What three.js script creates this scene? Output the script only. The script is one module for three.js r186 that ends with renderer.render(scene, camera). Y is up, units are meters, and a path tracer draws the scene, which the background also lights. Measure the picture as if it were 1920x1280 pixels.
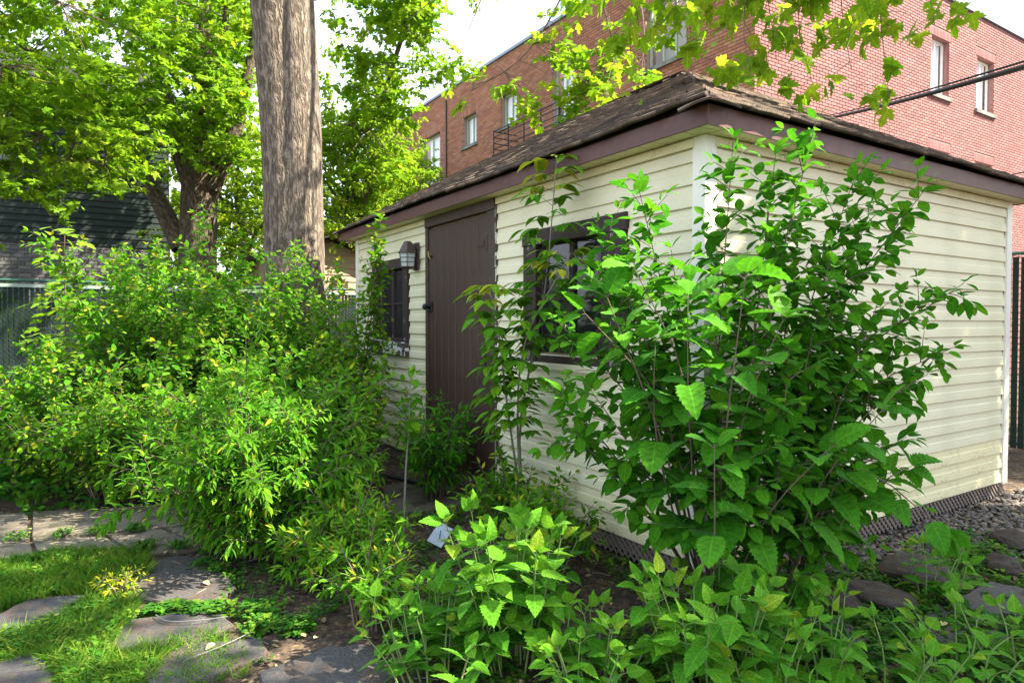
import * as THREE from 'three';
import { mergeGeometries } from 'three/addons/utils/BufferGeometryUtils.js';

// ---------------------------------------------------------------- camera, sky, sun, exposure
const scene = new THREE.Scene();
const camera = new THREE.PerspectiveCamera(54.16, 1024 / 682, 0.05, 600);
const EYE = new THREE.Vector3(2.544, 1.486, 2.909);
camera.position.copy(EYE);
{ const a = THREE.MathUtils.degToRad(32.79), p = THREE.MathUtils.degToRad(-1.532);
  camera.lookAt(EYE.clone().add(new THREE.Vector3(-Math.cos(a) * Math.cos(p), Math.sin(p), -Math.sin(a) * Math.cos(p)))); }
camera.updateMatrixWorld();
const SUN = new THREE.Vector3(0.41, 0.73, -0.545).normalize();
// hazy bright sky: pale at the horizon, soft blue above, thin high cloud, broad glow round the sun
{ const w = 1024, h = 512, d = new Float32Array(w * h * 4), hs = (x, y, s) => { let q = Math.imul(x, 374761393) ^ Math.imul(y, 668265263) ^ Math.imul(s, 2246822519); q = Math.imul(q ^ q >>> 13, 1274126177); return ((q ^ q >>> 16) >>> 0) / 4294967296; };
  const n3 = (x, y, z) => { const X = Math.floor(x), Y = Math.floor(y), Z = Math.floor(z), f = [x - X, y - Y, z - Z].map(t => t * t * (3 - 2 * t)); let r = 0; for (let i = 0; i < 8; i++) { const a = i & 1, b = i >> 1 & 1, c = i >> 2; r += hs(X + a, Y + b, 7 + Z + c) * (a ? f[0] : 1 - f[0]) * (b ? f[1] : 1 - f[1]) * (c ? f[2] : 1 - f[2]); } return r; };
  for (let j = 0; j < h; j++) for (let i = 0; i < w; i++) { const el = ((j + .5) / h - .5) * Math.PI, az = ((i + .5) / w - .5) * Math.PI * 2, x = Math.cos(el) * Math.cos(az), y = Math.sin(el), z = Math.cos(el) * Math.sin(az); const e = Math.max(0, y), k = Math.pow(e, .55), c = x * SUN.x + y * SUN.y + z * SUN.z, gl = .5 * Math.exp(-Math.pow(Math.acos(Math.min(1, c)) / .55, 2));
    const q = 1.1 / (e + .28); let cl = 0, am = .5; for (let o = 0; o < 5; o++) { const f = 1.3 * Math.pow(2, o); cl += am * n3(x * q * f + 9, y * f + 3, z * q * f + 5); am *= .5; } cl = Math.min(1, Math.max(0, (cl - .46) / .3)) * .6;
    for (let p = 0; p < 3; p++) { let L = [.78, .8, .82][p] * (1 - k) + [.29, .42, .64][p] * k; L = L * (1 - cl) + [.78, .82, .87][p] * cl + gl * [1, .95, .86][p]; if (y < 0) L = [.78, .8, .82][p]; d[(j * w + i) * 4 + p] = L * .72; } d[(j * w + i) * 4 + 3] = 1; }
  const t = new THREE.DataTexture(d, w, h, THREE.RGBAFormat, THREE.FloatType); t.mapping = THREE.EquirectangularReflectionMapping; t.magFilter = THREE.LinearFilter; t.minFilter = THREE.LinearFilter; t.needsUpdate = true; scene.background = t; scene.environment = t; }
const sun = new THREE.DirectionalLight(new THREE.Color(1, 0.91, 0.74), 5.0);
sun.position.copy(SUN).multiplyScalar(60); sun.castShadow = true; sun.shadow.mapSize.set(4096, 4096);
Object.assign(sun.shadow.camera, { left: -32, right: 32, top: 32, bottom: -32, near: 1, far: 140 });
sun.target.position.set(-5, 0, -3); sun.position.add(sun.target.position); scene.add(sun, sun.target);
const renderer = new THREE.WebGLRenderer({ antialias: true });
renderer.setSize(1024, 682); renderer.shadowMap.enabled = true;
renderer.toneMapping = THREE.LinearToneMapping; renderer.toneMappingExposure = 4.8;

// ---------------------------------------------------------------- helpers
const V = (x, y, z) => new THREE.Vector3(x, y, z), UP = V(0, 1, 0);
function mulberry(a) { return () => { a |= 0; a = a + 0x6D2B79F5 | 0; let t = Math.imul(a ^ a >>> 15, 1 | a); t = t + Math.imul(t ^ t >>> 7, 61 | t) ^ t; return ((t ^ t >>> 14) >>> 0) / 4294967296; }; }
let rnd = mulberry(7);
const seed = n => { rnd = mulberry(n); };
const rr = (a, b) => a + (b - a) * rnd(), gauss = () => (rnd() + rnd() + rnd() + rnd() - 2) * 1.0, pick = a => a[Math.floor(rnd() * a.length) % a.length];
const hash2 = (x, y, s) => { let h = Math.imul(x, 374761393) ^ Math.imul(y, 668265263) ^ Math.imul(s, 2246822519); h = Math.imul(h ^ h >>> 13, 1274126177); return ((h ^ h >>> 16) >>> 0) / 4294967296; };
function vnoise(x, y, per, s, py = per) { const x0 = Math.floor(x), y0 = Math.floor(y), w = (a) => ((a % per) + per) % per, h = (a) => ((a % py) + py) % py, fx = x - x0, fy = y - y0, u = fx * fx * (3 - 2 * fx), v = fy * fy * (3 - 2 * fy);
  const a = hash2(w(x0), h(y0), s), b = hash2(w(x0 + 1), h(y0), s), c = hash2(w(x0), h(y0 + 1), s), d = hash2(w(x0 + 1), h(y0 + 1), s);
  return a + (b - a) * u + (c - a) * v + (a - b - c + d) * u * v; }
function fbm(u, v, f, oct, s, g = f) { let r = 0, a = 0.5, t = 0; for (let i = 0; i < oct; i++) { r += a * vnoise(u * f, v * g, f, s + i, g); t += a; a *= 0.5; f *= 2; g *= 2; } return r / t; }
const clamp = (x, a = 0, b = 1) => Math.min(b, Math.max(a, x)), sm = (a, b, x) => { x = clamp((x - a) / (b - a)); return x * x * (3 - 2 * x); };
function tex(n, fn, color = true, m = n) { const d = new Uint8Array(n * m * 4);
  for (let j = 0; j < m; j++) for (let i = 0; i < n; i++) { const c = fn((i + .5) / n, (j + .5) / m), k = (j * n + i) * 4; for (let q = 0; q < 3; q++) d[k + q] = 255 * clamp(typeof c === 'number' ? c : c[q]); d[k + 3] = 255; }
  const t = new THREE.DataTexture(d, n, m); t.wrapS = t.wrapT = THREE.RepeatWrapping; t.magFilter = THREE.LinearFilter; t.minFilter = THREE.LinearMipmapLinearFilter; t.generateMipmaps = true;
  if (color) t.colorSpace = THREE.SRGBColorSpace; t.needsUpdate = true; return t; }
const rep = (t, x, y = x) => { const c = t.clone(); c.repeat.set(x, y); c.needsUpdate = true; return c; };
const mix3 = (a, b, t) => [a[0] + (b[0] - a[0]) * t, a[1] + (b[1] - a[1]) * t, a[2] + (b[2] - a[2]) * t];
const lin = (r, g, b) => new THREE.Color().setRGB(r, g, b);
const std = (c, o = {}) => new THREE.MeshStandardMaterial({ color: c, roughness: 0.8, ...o });

const used = new Map();
function numbered(n) { const k = used.get(n) || 0; used.set(n, k + 1); return k ? n + '_' + String(k).padStart(3, '0') : n; }
function thing(name, label, category, p = [0, 0, 0], group, kind) { const o = new THREE.Group(); o.name = numbered(name); o.position.set(...p); scene.add(o);
  if (kind) o.userData.kind = kind; else o.userData.category = category; o.userData.label = label; if (group) o.userData.group = group; return o; }
function part(name, g, m, parent, p, rot) { const o = new THREE.Mesh(g, m); o.name = name; o.castShadow = o.receiveShadow = true; if (p) o.position.set(...p); if (rot) o.rotation.set(...rot); parent.add(o); return o; }
function solo(name, g, m, label, category, p = [0, 0, 0], group) { const o = part(numbered(name), g, m, scene, p); o.userData.label = label; o.userData.category = category; if (group) o.userData.group = group; return o; }
function struct(name, g, m, label) { const o = part(name, g, m, scene); o.userData.kind = 'structure'; o.userData.label = label; return o; }

// chamfered box, uv in metres
const cache = new Map();
function cbox(w, h, d, b = 0.004) { const k = [w, h, d, b].map(x => x.toFixed(4)).join(); if (cache.has(k)) return cache.get(k);
  b = Math.min(b, w * .3, h * .3, d * .3); const s = new THREE.Shape(); const x = w / 2 - b, y = h / 2 - b; s.moveTo(-x, -y); s.lineTo(x, -y); s.lineTo(x, y); s.lineTo(-x, y); s.closePath();
  const g = new THREE.ExtrudeGeometry(s, { depth: d - 2 * b, bevelEnabled: true, bevelSize: b, bevelThickness: b, bevelSegments: 1, steps: 1 }); g.translate(0, 0, -d / 2 + b); cache.set(k, g); return g; }
// box between two corners
function bx(name, a, b, m, parent, bev = 0.004) { const w = Math.abs(b[0] - a[0]), h = Math.abs(b[1] - a[1]), d = Math.abs(b[2] - a[2]); return part(name, cbox(w, h, d, bev), m, parent, [(a[0] + b[0]) / 2, (a[1] + b[1]) / 2, (a[2] + b[2]) / 2]); }
// profile [[out, up]...] extruded along x from 0 to len, out = +z
const pcache = new Map();
function prism(prof, len) { const k = JSON.stringify(prof) + len.toFixed(4); if (pcache.has(k)) return pcache.get(k); const s = new THREE.Shape(); prof.forEach(([z, y], i) => i ? s.lineTo(-z, y) : s.moveTo(-z, y)); s.closePath();
  const g = new THREE.ExtrudeGeometry(s, { depth: len, bevelEnabled: false, steps: 1 }); g.rotateY(Math.PI / 2); pcache.set(k, g); return g; }
// tapered tube through points; radius(t) ; uv metres
function tube(pts, rad, seg = 6, steps = 0, bump) { const c = pts.length > 2 ? new THREE.CatmullRomCurve3(pts, false, 'centripetal') : new THREE.LineCurve3(pts[0], pts[1]); const L = c.getLength(); const n = steps || Math.max(2, Math.round(pts.length * 3));
  const pos = [], uv = [], idx = []; let N = null; const prev = V(0, 0, 0);
  for (let i = 0; i <= n; i++) { const t = i / n, p = c.getPointAt(t), T = c.getTangentAt(t); if (!N) { N = Math.abs(T.y) > .9 ? V(1, 0, 0) : V(0, 1, 0); } N.addScaledVector(T, -N.dot(T)).normalize(); const B = V(0, 0, 0).crossVectors(T, N);
    for (let j = 0; j <= seg; j++) { const a = j / seg * Math.PI * 2, r = rad(t) * (bump ? bump(a, t * L, t) : 1); pos.push(p.x + r * (Math.cos(a) * N.x + Math.sin(a) * B.x), p.y + r * (Math.cos(a) * N.y + Math.sin(a) * B.y), p.z + r * (Math.cos(a) * N.z + Math.sin(a) * B.z)); uv.push(j / seg * Math.max(.2, Math.round(2 * Math.PI * rad(0) * 2) / 2), t * L); } }
  for (let i = 0; i < n; i++) for (let j = 0; j < seg; j++) { const a = i * (seg + 1) + j, b = a + seg + 1; idx.push(a, a + 1, b, b, a + 1, b + 1); }
  const g = new THREE.BufferGeometry(); g.setAttribute('position', new THREE.Float32BufferAttribute(pos, 3)); g.setAttribute('uv', new THREE.Float32BufferAttribute(uv, 2)); g.setIndex(idx); g.computeVertexNormals(); return g; }
const merge = gs => mergeGeometries(gs.map(g => { const c = g.index ? g.toNonIndexed() : g.clone(); for (const k of Object.keys(c.attributes)) if (!['position', 'normal', 'uv', 'color'].includes(k)) c.deleteAttribute(k); return c; }));
function polyPrism(pts, h, bev = .012) { const cx = pts.reduce((s, p) => s + p[0], 0) / pts.length, cz = pts.reduce((s, p) => s + p[1], 0) / pts.length; const s = new THREE.Shape();
  pts.forEach(([x, z], i) => i ? s.lineTo(x - cx, -(z - cz)) : s.moveTo(x - cx, -(z - cz))); s.closePath();
  const g = new THREE.ExtrudeGeometry(s, { depth: h - bev, bevelEnabled: true, bevelSize: bev, bevelOffset: -bev, bevelThickness: bev, bevelSegments: 2, steps: 1 }); g.rotateX(-Math.PI / 2); return { g, cx, cz }; }
const inPoly = (x, z, P) => { let r = false; for (let i = 0, j = P.length - 1; i < P.length; j = i++) if ((P[i][1] > z) !== (P[j][1] > z) && x < (P[j][0] - P[i][0]) * (z - P[i][1]) / (P[j][1] - P[i][1]) + P[i][0]) r = !r; return r; };
// how large something shows, to decide which pieces become meshes of their own
const FWD = V(0, 0, -1).applyQuaternion(camera.quaternion), RGT = V(1, 0, 0).applyQuaternion(camera.quaternion), CUP = V(0, 1, 0).applyQuaternion(camera.quaternion);
function shown(p, size) { const d = p.clone().sub(EYE), z = d.dot(FWD); if (z < .1) return 0; const x = d.dot(RGT) / z, y = d.dot(CUP) / z; if (Math.abs(x) > .79 || Math.abs(y) > .53) return 0; return 1252 * size / z; }

// ---------------------------------------------------------------- materials
const T = {};
T.grain = tex(256, (u, v) => .8 + .2 * fbm(u, v, 32, 3, 3));
T.soil = tex(512, (u, v) => { const n = fbm(u, v, 12, 5, 11), k = fbm(u, v, 60, 2, 17), c = mix3([.16, .12, .09], [.36, .29, .22], n); return k > .68 ? mix3(c, [.5, .42, .3], .5) : k < .34 ? mix3(c, [.09, .07, .05], .6) : c; });
T.soilB = tex(512, (u, v) => fbm(u, v, 24, 4, 17), false);
T.concrete = tex(512, (u, v) => { const n = fbm(u, v, 6, 5, 21), k = fbm(u, v, 90, 2, 23), m = sm(.56, .68, fbm(u, v, 9, 4, 25)); let c = mix3([.36, .34, .31], [.48, .45, .4], n); c = mix3(c, [.24, .24, .17], m * .6); const f = .86 + .28 * k; return c.map(x => x * f); });
T.concreteB = tex(512, (u, v) => .6 * fbm(u, v, 80, 2, 23) + .4 * fbm(u, v, 12, 3, 27), false);
T.slate = tex(512, (u, v) => { const n = fbm(u, v, 5, 5, 31), k = fbm(u, v, 70, 2, 33), b = sm(.55, .7, fbm(u, v, 7, 3, 35)); let c = mix3([.21, .21, .23], [.34, .33, .33], n); c = mix3(c, [.36, .29, .25], b * .5); return c.map(x => x * (.85 + .3 * k)); });
T.bark = tex(512, (u, v) => { const w = fbm(u, v, 6, 3, 43) * .12, f = fbm(u + w, v + .03 * w, 40, 4, 41, 10), k = fbm(u, v, 64, 2, 44); const cr = sm(.25, .7, f); return mix3([.29, .255, .225], mix3([.45, .41, .365], [.52, .49, .455], fbm(u, v, 5, 3, 47)), cr).map(x => x * (.82 + .36 * k)); });
T.barkB = tex(512, (u, v) => { const w = fbm(u, v, 6, 3, 43) * .12, f = fbm(u + w, v + .03 * w, 40, 4, 41, 10); return .85 * sm(.25, .7, f) + .15 * fbm(u, v, 64, 2, 44); }, false);
T.siding = tex(512, (u, v) => { const n = fbm(u, v, 5, 4, 51), k = fbm(u, v, 70, 2, 53); const g = sm(.5, .8, fbm(u, v, 3, 4, 58)) * .1; return mix3([.98, .97, .94].map(x => x * (.93 + .07 * n) * (k > .8 ? .93 : 1)), [.62, .64, .45], g); });
T.mildew = tex(512, (u, v) => { const k = fbm(u, v, 70, 3, 55), n = fbm(u, v, 4, 4, 57), s = sm(.5, .8, n) * sm(.5, .75, k); return mix3([.95, .93, .86], [.3, .29, .2], s * .55); });
T.wood = tex(512, (u, v) => { const g = fbm(u, v, 60, 3, 61, 6), k = fbm(u, v, 9, 3, 63); return .72 + .28 * g - .1 * sm(.6, .75, k); });
T.woodB = tex(512, (u, v) => fbm(u, v, 60, 3, 61, 6), false);
T.peel = tex(512, (u, v) => { const k = fbm(u * 1, v * 1, 16, 4, 71), g = fbm(u, v, 8, 2, 73, 50); const w = [.78, .78, .76], d = mix3([.2, .17, .15], [.36, .33, .3], g); return mix3(d, w, sm(.47, .53, k)); });
T.chip = tex(512, (u, v) => { const k = fbm(u, v, 24, 4, 75, 9), g = fbm(u, v, 60, 3, 76, 6); const d = [.2, .15, .135].map(x => x * (.8 + .4 * g)); return mix3(d, [.5, .48, .46], sm(.735, .77, k)); });
T.shingle = tex(512, (u, v) => { const k = hash2(Math.floor(u * 256), Math.floor(v * 256), 81), n = fbm(u, v, 5, 4, 83), m = sm(.55, .72, fbm(u, v, 9, 4, 85)); let c = mix3([.34, .28, .25], [.5, .43, .37], n); c = mix3(c, [.34, .35, .22], m * .35); return c.map(x => x * (.7 + .6 * k)); });
T.shingleB = tex(256, (u, v) => .5 * hash2(Math.floor(u * 128), Math.floor(v * 128), 86) + .5 * fbm(u, v, 20, 3, 87), false);
T.brick = tex(256, (u, v) => { const k = fbm(u, v, 40, 3, 91), n = fbm(u, v, 6, 3, 93); return (.76 + .24 * n) * (.82 + .24 * k); });
T.stone = tex(256, (u, v) => { const k = fbm(u, v, 50, 2, 95), n = fbm(u, v, 6, 4, 97); return (.62 + .38 * n) * (.8 + .3 * k); });
// leaf surface: midrib and side veins a little paler than the blade
const leafTex = (nv, slope, s) => tex(128, (u, v) => { const c = Math.abs(v - .5) * 2, mid = 1 - sm(.01, .05, c), ph = (u - c * slope) * nv, f = Math.abs(ph - Math.round(ph)), vein = (1 - sm(.05, .14, f)) * (1 - sm(.85, 1, c)) * .5, n = fbm(u, v, 10, 3, s); const b = .7 + .24 * n, sp = sm(.66, .74, fbm(u, v, 14, 3, s + 7)); return mix3(mix3([b, b, b], [b * 1.05, b * .86, b * .6], sp * .6), [1, 1, .94], Math.max(mid, vein)); });
T.leaf = leafTex(7, .3, 101); T.nettle = leafTex(6, .35, 103); T.plain = leafTex(9, .2, 105);
T.leafB = tex(128, (u, v) => { const c = Math.abs(v - .5) * 2, ph = (u - c * .3) * 7, f = Math.abs(ph - Math.round(ph)); return .5 + .5 * Math.min(sm(0, .22, f), sm(0, .12, c)); }, false);

const M = {
  soil: std(0xffffff, { map: T.soil, bumpMap: T.soilB, bumpScale: .03, roughness: .95 }),
  concrete: std(lin(.82, .77, .7), { map: rep(T.concrete, .9), bumpMap: rep(T.concreteB, .9), bumpScale: .006, roughness: .9 }),
  slate: std(lin(.8, .75, .7), { map: rep(T.slate, 1.2), bumpMap: rep(T.concreteB, 1.2), bumpScale: .008, roughness: .75 }),
  bark: std(lin(.97, .91, .83), { map: T.bark, bumpMap: T.barkB, bumpScale: .018, roughness: .95 }),
  bark2: std(lin(.92, .82, .72), { map: rep(T.bark, 1.3), bumpMap: rep(T.barkB, 1.3), bumpScale: .03, roughness: .95 }),
  twig: std(lin(.12, .085, .06), { roughness: .9 }), greenstem: std(lin(.13, .2, .05), { roughness: .7 }), greystem: std(lin(.27, .25, .21), { map: T.grain, roughness: .9 }),
  siding: std(lin(.77, .735, .55), { map: rep(T.siding, 1.3), roughness: .5 }), sidingLow: std(lin(.8, .765, .56), { map: rep(T.mildew, 1.6), roughness: .6 }),
  white: std(lin(.82, .83, .82), { map: rep(T.siding, 1), roughness: .45 }), soffit: std(lin(.77, .735, .55), { map: rep(T.mildew, 2.2), roughness: .6 }),
  fascia: std(lin(.125, .05, .043), { map: rep(T.grain, 1.2), roughness: .5 }), door: std(lin(.07, .037, .026), { map: rep(T.wood, 1.4), bumpMap: rep(T.woodB, 1.4), bumpScale: .002, roughness: .6 }),
  frame: std(0xffffff, { map: rep(T.chip, 1.2), bumpMap: rep(T.woodB, 1.2), bumpScale: .003, roughness: .8 }), peel: std(0xffffff, { map: rep(T.peel, 1.3), bumpMap: rep(T.peel, 1.3), bumpScale: .002, roughness: .85 }),
  post: std(lin(.84, .83, .78), { map: rep(T.siding, .8), roughness: .45 }), lattice: std(lin(.17, .135, .115), { roughness: .8 }),
  iron: std(lin(.02, .02, .022), { roughness: .5, metalness: .4 }), brown: std(lin(.075, .05, .042), { map: T.grain, roughness: .55 }), dark: std(lin(.3, .22, .15), { map: T.wood, roughness: .9 }),
  glass: new THREE.MeshPhysicalMaterial({ color: 0xffffff, transmission: 1, thickness: 0, roughness: .02, ior: 1.5 }), dirtyglass: new THREE.MeshPhysicalMaterial({ color: lin(.4, .45, .5), transmission: .96, thickness: 0, roughness: .06, ior: 1.5 }),
  frosted: new THREE.MeshPhysicalMaterial({ color: lin(.8, .84, .82), transmission: .55, thickness: 0, roughness: .6, ior: 1.45 }),
  curtain: new THREE.MeshPhysicalMaterial({ color: lin(.8, .82, .84), transmission: .35, thickness: 0, roughness: 1 }), cable: std(lin(.015, .015, .016), { roughness: .5 }),
  fencegreen: std(lin(.004, .02, .015), { roughness: .95, map: T.grain }), fencerail: std(lin(.015, .07, .05), { roughness: .4 }), wire: std(lin(.008, .03, .023), { roughness: .9 }),
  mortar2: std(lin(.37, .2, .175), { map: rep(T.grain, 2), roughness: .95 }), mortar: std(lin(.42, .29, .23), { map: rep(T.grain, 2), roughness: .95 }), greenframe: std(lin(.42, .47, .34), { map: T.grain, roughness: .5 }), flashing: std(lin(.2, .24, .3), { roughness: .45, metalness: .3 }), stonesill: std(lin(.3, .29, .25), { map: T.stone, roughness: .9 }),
};
const shingleM = [[.64, .6, .56], [.49, .46, .44], [.78, .72, .65], [.41, .385, .375]].map(c => std(lin(...c), { map: rep(T.shingle, 1.5), bumpMap: rep(T.shingleB, 2), bumpScale: .006, roughness: .95 }));

// ---------------------------------------------------------------- ground
{ const n = 150, s = t => Math.sign(t) * Math.pow(Math.abs(t), 3.2) * 130, pos = [], uv = [], idx = [];
  for (let j = 0; j <= n; j++) for (let i = 0; i <= n; i++) { const x = -1.5 + s(i / n * 2 - 1), z = 1 + s(j / n * 2 - 1), near = 1 - sm(6, 14, Math.hypot(x, z)); pos.push(x, -.02 + near * .028 * (fbm(x / 8 + 5, z / 8 + 5, 16, 3, 5) - .5) , z); uv.push(x * .7, z * .7); }
  for (let j = 0; j < n; j++) for (let i = 0; i < n; i++) { const a = j * (n + 1) + i, b = a + n + 1; idx.push(a, b, a + 1, a + 1, b, b + 1); }
  const g = new THREE.BufferGeometry(); g.setAttribute('position', new THREE.Float32BufferAttribute(pos, 3)); g.setAttribute('uv', new THREE.Float32BufferAttribute(uv, 2)); g.setIndex(idx); g.computeVertexNormals();
  struct('ground', g, M.soil, 'dark garden soil under the plants'); }

// concrete slab path leading past the shrubs to the shed door
{ seed(21); const path = thing('slab_path', 'path of grey concrete slabs leading to the shed door', '', [0, 0, 0], null, 'structure');
  const far = [[-4.1, 4.5], [-4.02, 3.47], [-3.43, 2.25], [-3.25, 1.18], [-3.18, .12]], mid = [[-3.4, 4.3], [-3.1, 3.36], [-2.85, 2.55], [-2.77, 1.45], [-2.68, .12]], near = [[-2.75, 4.1], [-2.5, 3.3], [-2.2, 2.3], [-2.28, 1.45], [-2.2, .12]];
  const on = (L, t) => { const k = Math.min(L.length - 2, Math.floor(t)), f = t - k; return [L[k][0] + (L[k + 1][0] - L[k][0]) * f, L[k][1] + (L[k + 1][1] - L[k][1]) * f]; };
  const cuts = [[0, .62, 1.16, 1.68, 2.3, 2.95, 3.5, 4], [0, .5, 1.16, 1.68, 2.1, 2.8, 3.4, 4]];
  [[far, mid], [mid, near]].forEach(([A, B], r) => { const c = cuts[r]; for (let i = 0; i + 1 < c.length; i++) { const g = .012; const a = on(A, c[i] + g), b = on(A, c[i + 1] - g), d = on(B, c[i + 1] - g), e = on(B, c[i] + g);
    const sh = (p, o) => { const v = [o[0] - p[0], o[1] - p[1]], l = Math.hypot(...v); return [p[0] + v[0] / l * .014, p[1] + v[1] / l * .014]; };
    const Q = [sh(a, e), sh(b, d), sh(d, b), sh(e, a)], Q2 = []; Q.forEach((p, k) => { const n = Q[(k + 1) % 4], m = 7; for (let t = 0; t < m; t++) { const f = t / m, w = (t ? .008 : .016) * rnd(), ax = (Q[0][0] + Q[2][0]) / 2 - p[0], az = (Q[0][1] + Q[2][1]) / 2 - p[1], l = Math.hypot(ax, az); Q2.push([p[0] + (n[0] - p[0]) * f + ax / l * w, p[1] + (n[1] - p[1]) * f + az / l * w]); } }); const P = polyPrism(Q2, .06, .008); const o = part('slab', P.g, M.concrete, path, [P.cx, -.05 + rr(-.004, .004), P.cz]); o.rotation.set(rr(-.006, .006), 0, rr(-.006, .006)); } }); }
// dark flagstones
{ seed(22); const fl = thing('flagstone_path', 'dark irregular flagstones sunk into the grass and weeds', '', [0, 0, 0], null, 'structure');
  const F = [[[-2.12, 2.63], [-2.17, 2.43], [-2.05, 2.2], [-1.82, 2.2], [-1.85, 2.46], [-1.9, 2.62]], [[-1.88, 2.73], [-1.92, 2.57], [-1.74, 2.24], [-1.39, 2.2], [-1.29, 2.34], [-1.43, 2.58], [-1.6, 2.74]], [[-1.07, 2.84], [-1.26, 2.72], [-1.2, 2.34], [-.93, 2.3], [-.83, 2.45], [-.9, 2.78]],
    [[-1.65, 3.34], [-1.84, 3.15], [-1.74, 2.9], [-1.52, 2.88], [-1.34, 3.05], [-1.44, 3.3]], [[-.74, 2.74], [-.84, 2.5], [-.7, 2.22], [-.5, 2.25], [-.46, 2.5], [-.5, 2.7]], [[-.38, 2.3], [-.46, 1.97], [-.36, 1.8], [-.02, 1.82], [.1, 2.07], [-.1, 2.32]], [[-1.08, 3.4], [-1.12, 3.1], [-.84, 3.03], [-.57, 3.08], [-.62, 3.35]], [[-2.3, 3.9], [-2.5, 3.6], [-2.2, 3.42], [-1.95, 3.6], [-2, 3.9]],
    [[.84, -1.0], [.84, -1.46], [1.03, -1.5], [1.16, -1.2], [1.04, -.88]], [[.9, -.46], [.82, -.84], [1.06, -.9], [1.22, -.7], [1.2, -.5], [1.04, -.32]], [[.5, -.02], [.62, -.3], [.86, -.2], [.84, .1], [.62, .14]], [[-2.0, 1.55], [-2.12, 1.2], [-1.85, 1.02], [-1.6, 1.2], [-1.68, 1.5]]];
  for (const P0 of F) { const P1 = []; P0.forEach((p, i) => { const q = P0[(i + 1) % P0.length]; P1.push(p); for (const f of [.3, .65]) P1.push([p[0] + (q[0] - p[0]) * f + rr(-.02, .02), p[1] + (q[1] - p[1]) * f + rr(-.02, .02)]); });
    const P = polyPrism(P1, .05, .012); const o = part('flagstone', P.g, M.slate, fl, [P.cx, -.04 + rr(0, .006), P.cz]); o.rotation.set(rr(-.012, .012), 0, rr(-.012, .012)); } }

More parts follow.
